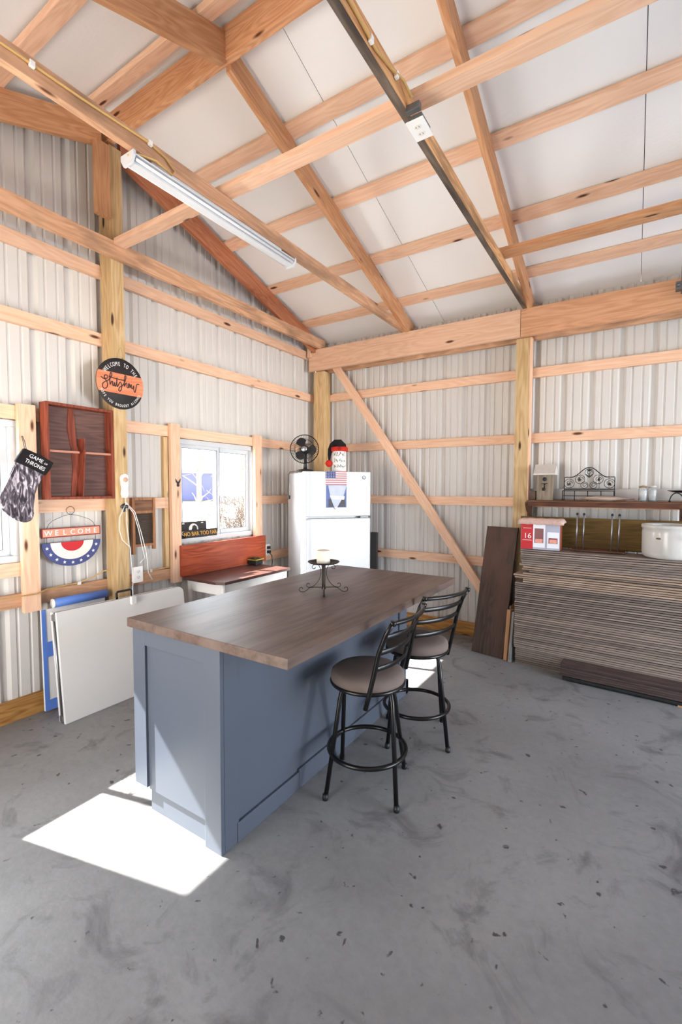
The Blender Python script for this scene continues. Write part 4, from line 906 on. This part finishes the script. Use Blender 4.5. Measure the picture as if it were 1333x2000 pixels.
b = MB(); Rk = Matrix.Rotation(a0-.42, 4, 'Z'); b.lathe([(0, 0), (.012, 0), (.009, .0015), (0, .002)], n=10, M=Rk @ T(.1845, 0, .150) @ Matrix.Rotation(PI/2, 4, 'Y') @ SC(.6, 1.5, 1)); b.build('maker_mark', mat('brown_stain', S(120, 96, 82), .5), cr)

# ---------------------------------------------------------------- wall shelf
sh = thing('wall_shelf', 'dark brown wall shelf with curved brackets right of the post', 'shelf', (2.53, 0, 1.36))
b = MB(); b.box(.02, -.30, .037, 2.3, -.06, .052, .002); b.build('shelf_board', SHELFW, sh)
b = MB(); b.box(.03, -.298, 0, 2.3, -.280, .037, .002); b.build('front_lip', wood('lip_brown', (96, 58, 40), (60, 36, 26), knots=False), sh)
b = MB(); b.box(.0, -.060, .06, 2.3, -.042, .155, .002); b.build('back_rail', mat('whitewash', S(196, 192, 188), .7, var=.06, nscale=12), sh)
for xx in (.015, 1.16):
    b = MB(); b.prism([(-.06, .037), (-.292, .037), (-.285, .0), (-.25, -.03), (-.20, -.06), (-.18, -.10), (-.15, -.13), (-.06, -.135)], xx-.01, xx+.01, M=Matrix(((0, 0, 1, 0), (1, 0, 0, 0), (0, 1, 0, 0), (0, 0, 0, 1)))); b.build('bracket', SHELFW, sh)
SZ = 1.4125
bh = thing('birdhouse', 'weathered grey wooden birdhouse at the left end of the shelf', 'birdhouse', mw=RW(2.686, -.13, SZ))
b = MB(); b.box(-.066, 0, 0, .066, .235, .105, .002); b.build('house_body', GREYW, bh)
b = MB(); b.prism([(-.035, .228), (-.035, .238), (.055, .322), (.062, .314), (.15, .238), (.15, .226)], -.088, .088, M=Matrix(((0, 0, 1, 0), (0, 1, 0, 0), (1, 0, 0, 0), (0, 0, 0, 1)))); b.build('roof', mat('white_roof', S(206, 200, 194), .7, var=.1, nscale=40), bh)
b = MB(); b.lathe([(0, 0), (.018, 0), (.018, .0015), (0, .002)], n=20, M=T(0, .188, .105)); b.build('entry_hole', BLKPAINT, bh)
b = MB(); b.tube([(0, .10, .105), (0, .108, .125), (0, .098, .140), (0, .085, .142)], .008, 8); b.box(-.024, .146, .106, .024, .151, .120, .001); b.tube([(0, .148, .112), (0, .115, .118)], .006, 8); b.box(-.02, .085, .105, -.005, .112, .112, .002); b.build('tap_perch', IRON, bh)
b = MB(); b.box(2.545, -.20, SZ, 2.606, -.14, SZ+.082, .002); o = b.build('small_block', wood('brown_block', (128, 104, 92), (96, 74, 64), knots=False)); tag(o, 'small brown wooden block beside the birdhouse on the shelf', 'block')
# wrought iron mini bench
bn = thing('iron_bench_stand', 'black wrought-iron miniature bench with scrolled back on the shelf', 'stand', mw=RW(3.028, -.12, SZ))
def bt_(name, lst, r=.0035):
    b = MB()
    for P in lst: b.tube(P, r, 6)
    return b.build(name, BLACK, bn)
bt_('legs', [[(x, 0, z), (x, .20 if z < .02 else .085, z)] for x in (-.195, .195) for z in (0.006, .11)]+[[(x, 0, .11), (x, .085, .11)] for x in (-.10, 0, .10)])
crown = []
for k in range(33):
    u = k/32*2-1; a = abs(u); h = .205+.085*(.5+.5*math.cos(min(a/.72, 1)*PI)); crown.append((u*.195, h, .006))
bt_('back_frame', [crown, [(-.195, .10, .006), (.195, .10, .006)]], .0042)
bt_('seat_rails', [[(-.195, .085, z), (.195, .085, z)] for z in (.006, .03, .055, .08, .11)]+[[(x, .085, .006), (x, .085, .11)] for x in (-.195, -.1, 0, .1, .195)]+[[(-.195, .042, .11), (.195, .042, .11)]])
scr = []
for cx_, cy_, r in ((-.155, .15, .040), (.155, .15, .040), (-.07, .185, .038), (.07, .185, .038), (0, .245, .033), (-.035, .135, .028), (.035, .135, .028)):
    scr.append([(cx_+r*math.cos(a), cy_+r*math.sin(a), .006) for a in [k*2*PI/20 for k in range(21)]])
    scr.append([(cx_+(r*.7)*(1-k/18)*math.cos(k*.5), cy_+(r*.7)*(1-k/18)*math.sin(k*.5), .007) for k in range(16)])
bt_('back_scrolls', scr, .0024)
b = MB()
for cx_, cy_, ang, s in ((0, .20, 0, 1.5), (0, .255, 0, 1), (-.065, .185, PI/2, 1), (.065, .185, -PI/2, 1), (-.15, .135, .8, 1), (.15, .135, -.8, 1)):
    M = T(cx_, cy_, .008) @ Matrix.Rotation(ang, 4, 'Z')
    for da in (-.7, 0, .7): b.prism([(0, -.004), (.006, .014*s), (0, .030*s), (-.006, .014*s)], -.003, .003, M=M @ Matrix.Rotation(da, 4, 'Z'))
b.build('leaf_ornaments', BLACK, bn)
# carved fish
fs = thing('wooden_fish', 'long pale wooden fish lying flat on the shelf before the iron bench', 'fish ornament', (3.17, -.262, SZ+.0), 0)
b = MB()
N_ = 16; b.tube([(-.185+.37*k/N_, 0, .022) for k in range(N_+1)], [max(.004, .022*math.sin(PI*min(1, (k+.6)/N_*1.05))**.7) for k in range(N_+1)], 12, flat=(1, 1)); b.build('fish_body', wood('fish_wood', (186, 166, 150), (146, 122, 108), knots=False), fs)
b = MB(); b.prism([(.14, .010), (.20, .028), (.2, .002), (.15, .002)], -.03, .03, M=Matrix(((1, 0, 0, 0), (0, 0, 1, 0), (0, 1, 0, 0), (0, 0, 0, 1)))); b.build('tail', wood('fish_tail', (120, 96, 84), (92, 70, 60), knots=False), fs)
# jars
JG = mat('jar_glass', S(226, 228, 230), .12)
jg = bpy.data.materials.new('clear_jar'); jg.use_nodes = True; p_ = jg.node_tree.nodes['Principled BSDF']; p_.inputs['Transmission Weight'].default_value = .85; p_.inputs['Roughness'].default_value = .05; p_.inputs['Base Color'].default_value = (.93, .95, .95, 1); p_.inputs['IOR'].default_value = 1.3
def jar(x, y, lab, lid, ribs, liner):
    t = thing('glass_jar', lab, 'jar', (x, y, SZ), 0, 'glass jars on the shelf')
    b = MB(); b.lathe([(0, .001), (.027, .001), (.030, .006), (.030, .098), (.026, .108), (.026, .116), (.023, .116), (.023, .106), (.027, .096), (.027, .008), (0, .006)], n=28); b.build('jar_body', jg, t)
    b = MB(); b.lathe([(0, .116), (.028, .116), (.029, .128), (.0, .131)], n=24); b.build('lid', lid, t)
    b = MB(); b.lathe([(0, .012), (.0262, .012), (.0262, .09), (0, .09)], n=24); b.build('contents', liner, t)
jar(3.425, -.215, 'clear glass jar with brown lid, left of the two on the shelf', mat('brown_lid', S(150, 120, 88), .5, .3), 0, mat('white_salt', S(226, 226, 226), .8))
jar(3.488, -.205, 'clear ribbed glass jar, right of the two on the shelf', mat('clear_lid', S(206, 196, 186), .3), 1, mat('white_sticks', S(214, 214, 212), .8, var=.2, nscale=120))
bo = thing('iron_bowl_stand', 'shallow black bowl on curved iron legs at the right end of the shelf', 'bowl', (3.70, -.19, SZ))
b = MB(); b.lathe([(0, .072), (.06, .074), (.11, .088), (.113, .092), (.06, .082), (0, .079)], n=36); b.build('bowl', BLACK, bo)
for s in (-1, 1):
    b = MB(); b.tube([(s*.05+.045*math.cos(a), 0, .004+.068*math.sin(a)) for a in [k*PI/12 for k in range(13)]], .004, 8); b.build('leg_arch', BLACK, bo)
for k in range(4):
    b = MB(); b.lathe([(0, 0), (.008, 0), (.008, .010), (0, .011)], (-.095, -.005, .005, .095)[k], 0, 10); b.build('foot', BLACK, bo)

# ---------------------------------------------------------------- outdoors seen through the windows
def gm():
    m = bpy.data.materials.new('pale_ground'); m.use_nodes = True; nt = m.node_tree; b = nt.nodes['Principled BSDF']; tc = nt.nodes.new('ShaderNodeTexCoord')
    n = nt.nodes.new('ShaderNodeTexNoise'); n.inputs['Scale'].default_value = 1.2; n.inputs['Detail'].default_value = 8; nt.links.new(tc.outputs['Object'], n.inputs[0])
    r = nt.nodes.new('ShaderNodeValToRGB'); r.color_ramp.elements[0].position = .35; r.color_ramp.elements[0].color = S(150, 138, 124); r.color_ramp.elements[1].position = .6; r.color_ramp.elements[1].color = S(226, 220, 212)
    nt.links.new(n.outputs['Fac'], r.inputs[0]); nt.links.new(r.outputs[0], b.inputs['Base Color']); b.inputs['Roughness'].default_value = .9; return m
def gh(x, y):
    r = math.hypot(x-2, y+2); return -.13+max(0, (r-8)*.085)*(1 if x < -1 else max(0, 1-(x+1)*.5))
b = MB(); NX = 48
V = [[b.bm.verts.new((-60+100*i/NX, -40+100*j/NX, gh(-60+100*i/NX, -40+100*j/NX))) for j in range(NX+1)] for i in range(NX+1)]
for i in range(NX):
    for j in range(NX): f = b.bm.faces.new((V[i][j], V[i+1][j], V[i+1][j+1], V[i][j+1])); f.smooth = True
struct(b.build('ground', gm()))
b = MB(); b.box(RX+.05, -8, -.11, 22, 4, -.02); struct(b.build('added_dark_slab', mat('dark_slab', S(88, 88, 90), .9, var=.1, nscale=5)))  # unseen dark slab added outside the door to cut bounce onto the ceiling
bl = thing('blue_shed', 'blue building seen through the sliding window behind bare trees', 'building', (-14.2, 9.7, .55), math.radians(50))
BM_ = mat('shed_blue', S(96, 100, 176), .6)
b = MB(); b.box(-1.3, 0, .4, 1.3, 2.5, 1.65); b.build('wall', BM_, bl)
b = MB(); b.box(-1.3, .02, -.6, 1.3, 2.5, .4); b.build('foundation', mat('shed_grey', S(120, 118, 116), .8), bl)
b = MB(); b.prism([(-1.45, 1.65), (1.45, 1.65), (0, 2.1)], -.2, 2.7, M=Matrix(((1, 0, 0, 0), (0, 0, 1, 0), (0, 1, 0, 0), (0, 0, 0, 1)))); b.build('roof', mat('shed_roof', S(214, 214, 220), .7), bl)
BARK = mat('grey_bark', S(150, 136, 126), .9, var=.3, nscale=10); TWIG = mat('pale_twig', S(96, 82, 74), .9)
def tree(x, y, h, r, lab, sd, twigs=60):
    random.seed(sd); t = thing('bare_tree', lab, 'tree', (x, y, gh(x, y)), 0, 'bare trees outside the windows')
    b = MB(); lean = random.uniform(-.06, .06); b.tube([(lean*h*k/6, .02*math.sin(k), h*k/6) for k in range(7)], [r*(1-.11*k) for k in range(7)], 10); b.build('trunk', BARK, t)
    b = MB()
    for i in range(twigs):
        z = random.uniform(.12, .95)*h; a = random.uniform(0, 2*PI); L = random.uniform(.5, 1.6); p = Vector((lean*z, 0, z)); P = [p.copy()]; d = Vector((math.cos(a), math.sin(a), random.uniform(.2, 1.1))).normalized()
        for k in range(5):
            p = p+d*L/5; d = (d+Vector((random.uniform(-.3, .3), random.uniform(-.3, .3), random.uniform(-.15, .25)))).normalized(); P.append(p.copy())
        rr = random.uniform(.008, .03); b.tube(P, [rr*(1-.17*k) for k in range(6)], 5)
    b.build('branches', BARK, t)
for i, (x, y, h, r, lab) in enumerate([(-6, 3.25, 7, .07, 'bare pale tree trunk in the left half of the sliding window'), (-8.6, 7.4, 6, .045, 'slim bare tree at the right half of the sliding window'),
    (-10.5, 5.4, 7, .08, 'bare tree nearer the left frame of the sliding window'), (-5.5, -1.6, 6, .09, 'bare tree outside the left window'), (-16.5, 15.5, 8, .12, 'bare tree on the far rise behind the sliding window')]):
    tree(x, y, h, r, lab, 40+i)
def shrub(x, y, s, sd, lab):
    random.seed(sd); b = MB()
    for i in range(170):
        a = random.uniform(0, 2*PI); p = Vector((random.gauss(0, .2)*s, random.gauss(0, .2)*s, 0)); d = Vector((math.cos(a)*.5, math.sin(a)*.5, 1)).normalized(); P = [p.copy()]
        for k in range(4): p = p+d*.26*s*random.uniform(.6, 1.2); d = (d+Vector((random.uniform(-.6, .6), random.uniform(-.6, .6), random.uniform(-.5, .2)))).normalized(); P.append(p.copy())
        b.tube(P, .006, 4)
    o = b.build('dry_brush', TWIG); o.location = (x, y, gh(x, y)-.02); tag(o, lab, 'shrub', 'dry brush outside the window')
for i, (x, y, s, lb) in enumerate([(-3.9, .55, .75, 'dry brush low in the left half of the sliding window'), (-3.0, 2.05, .8, 'dry brush low in the right half of the sliding window'), (-6.6, 5.2, 1.5, 'tall dry brush behind the right half of the sliding window'), (-3.0, -2.9, .9, 'dry brush outside the left window')]): shrub(x, y, s, 70+i, lb)
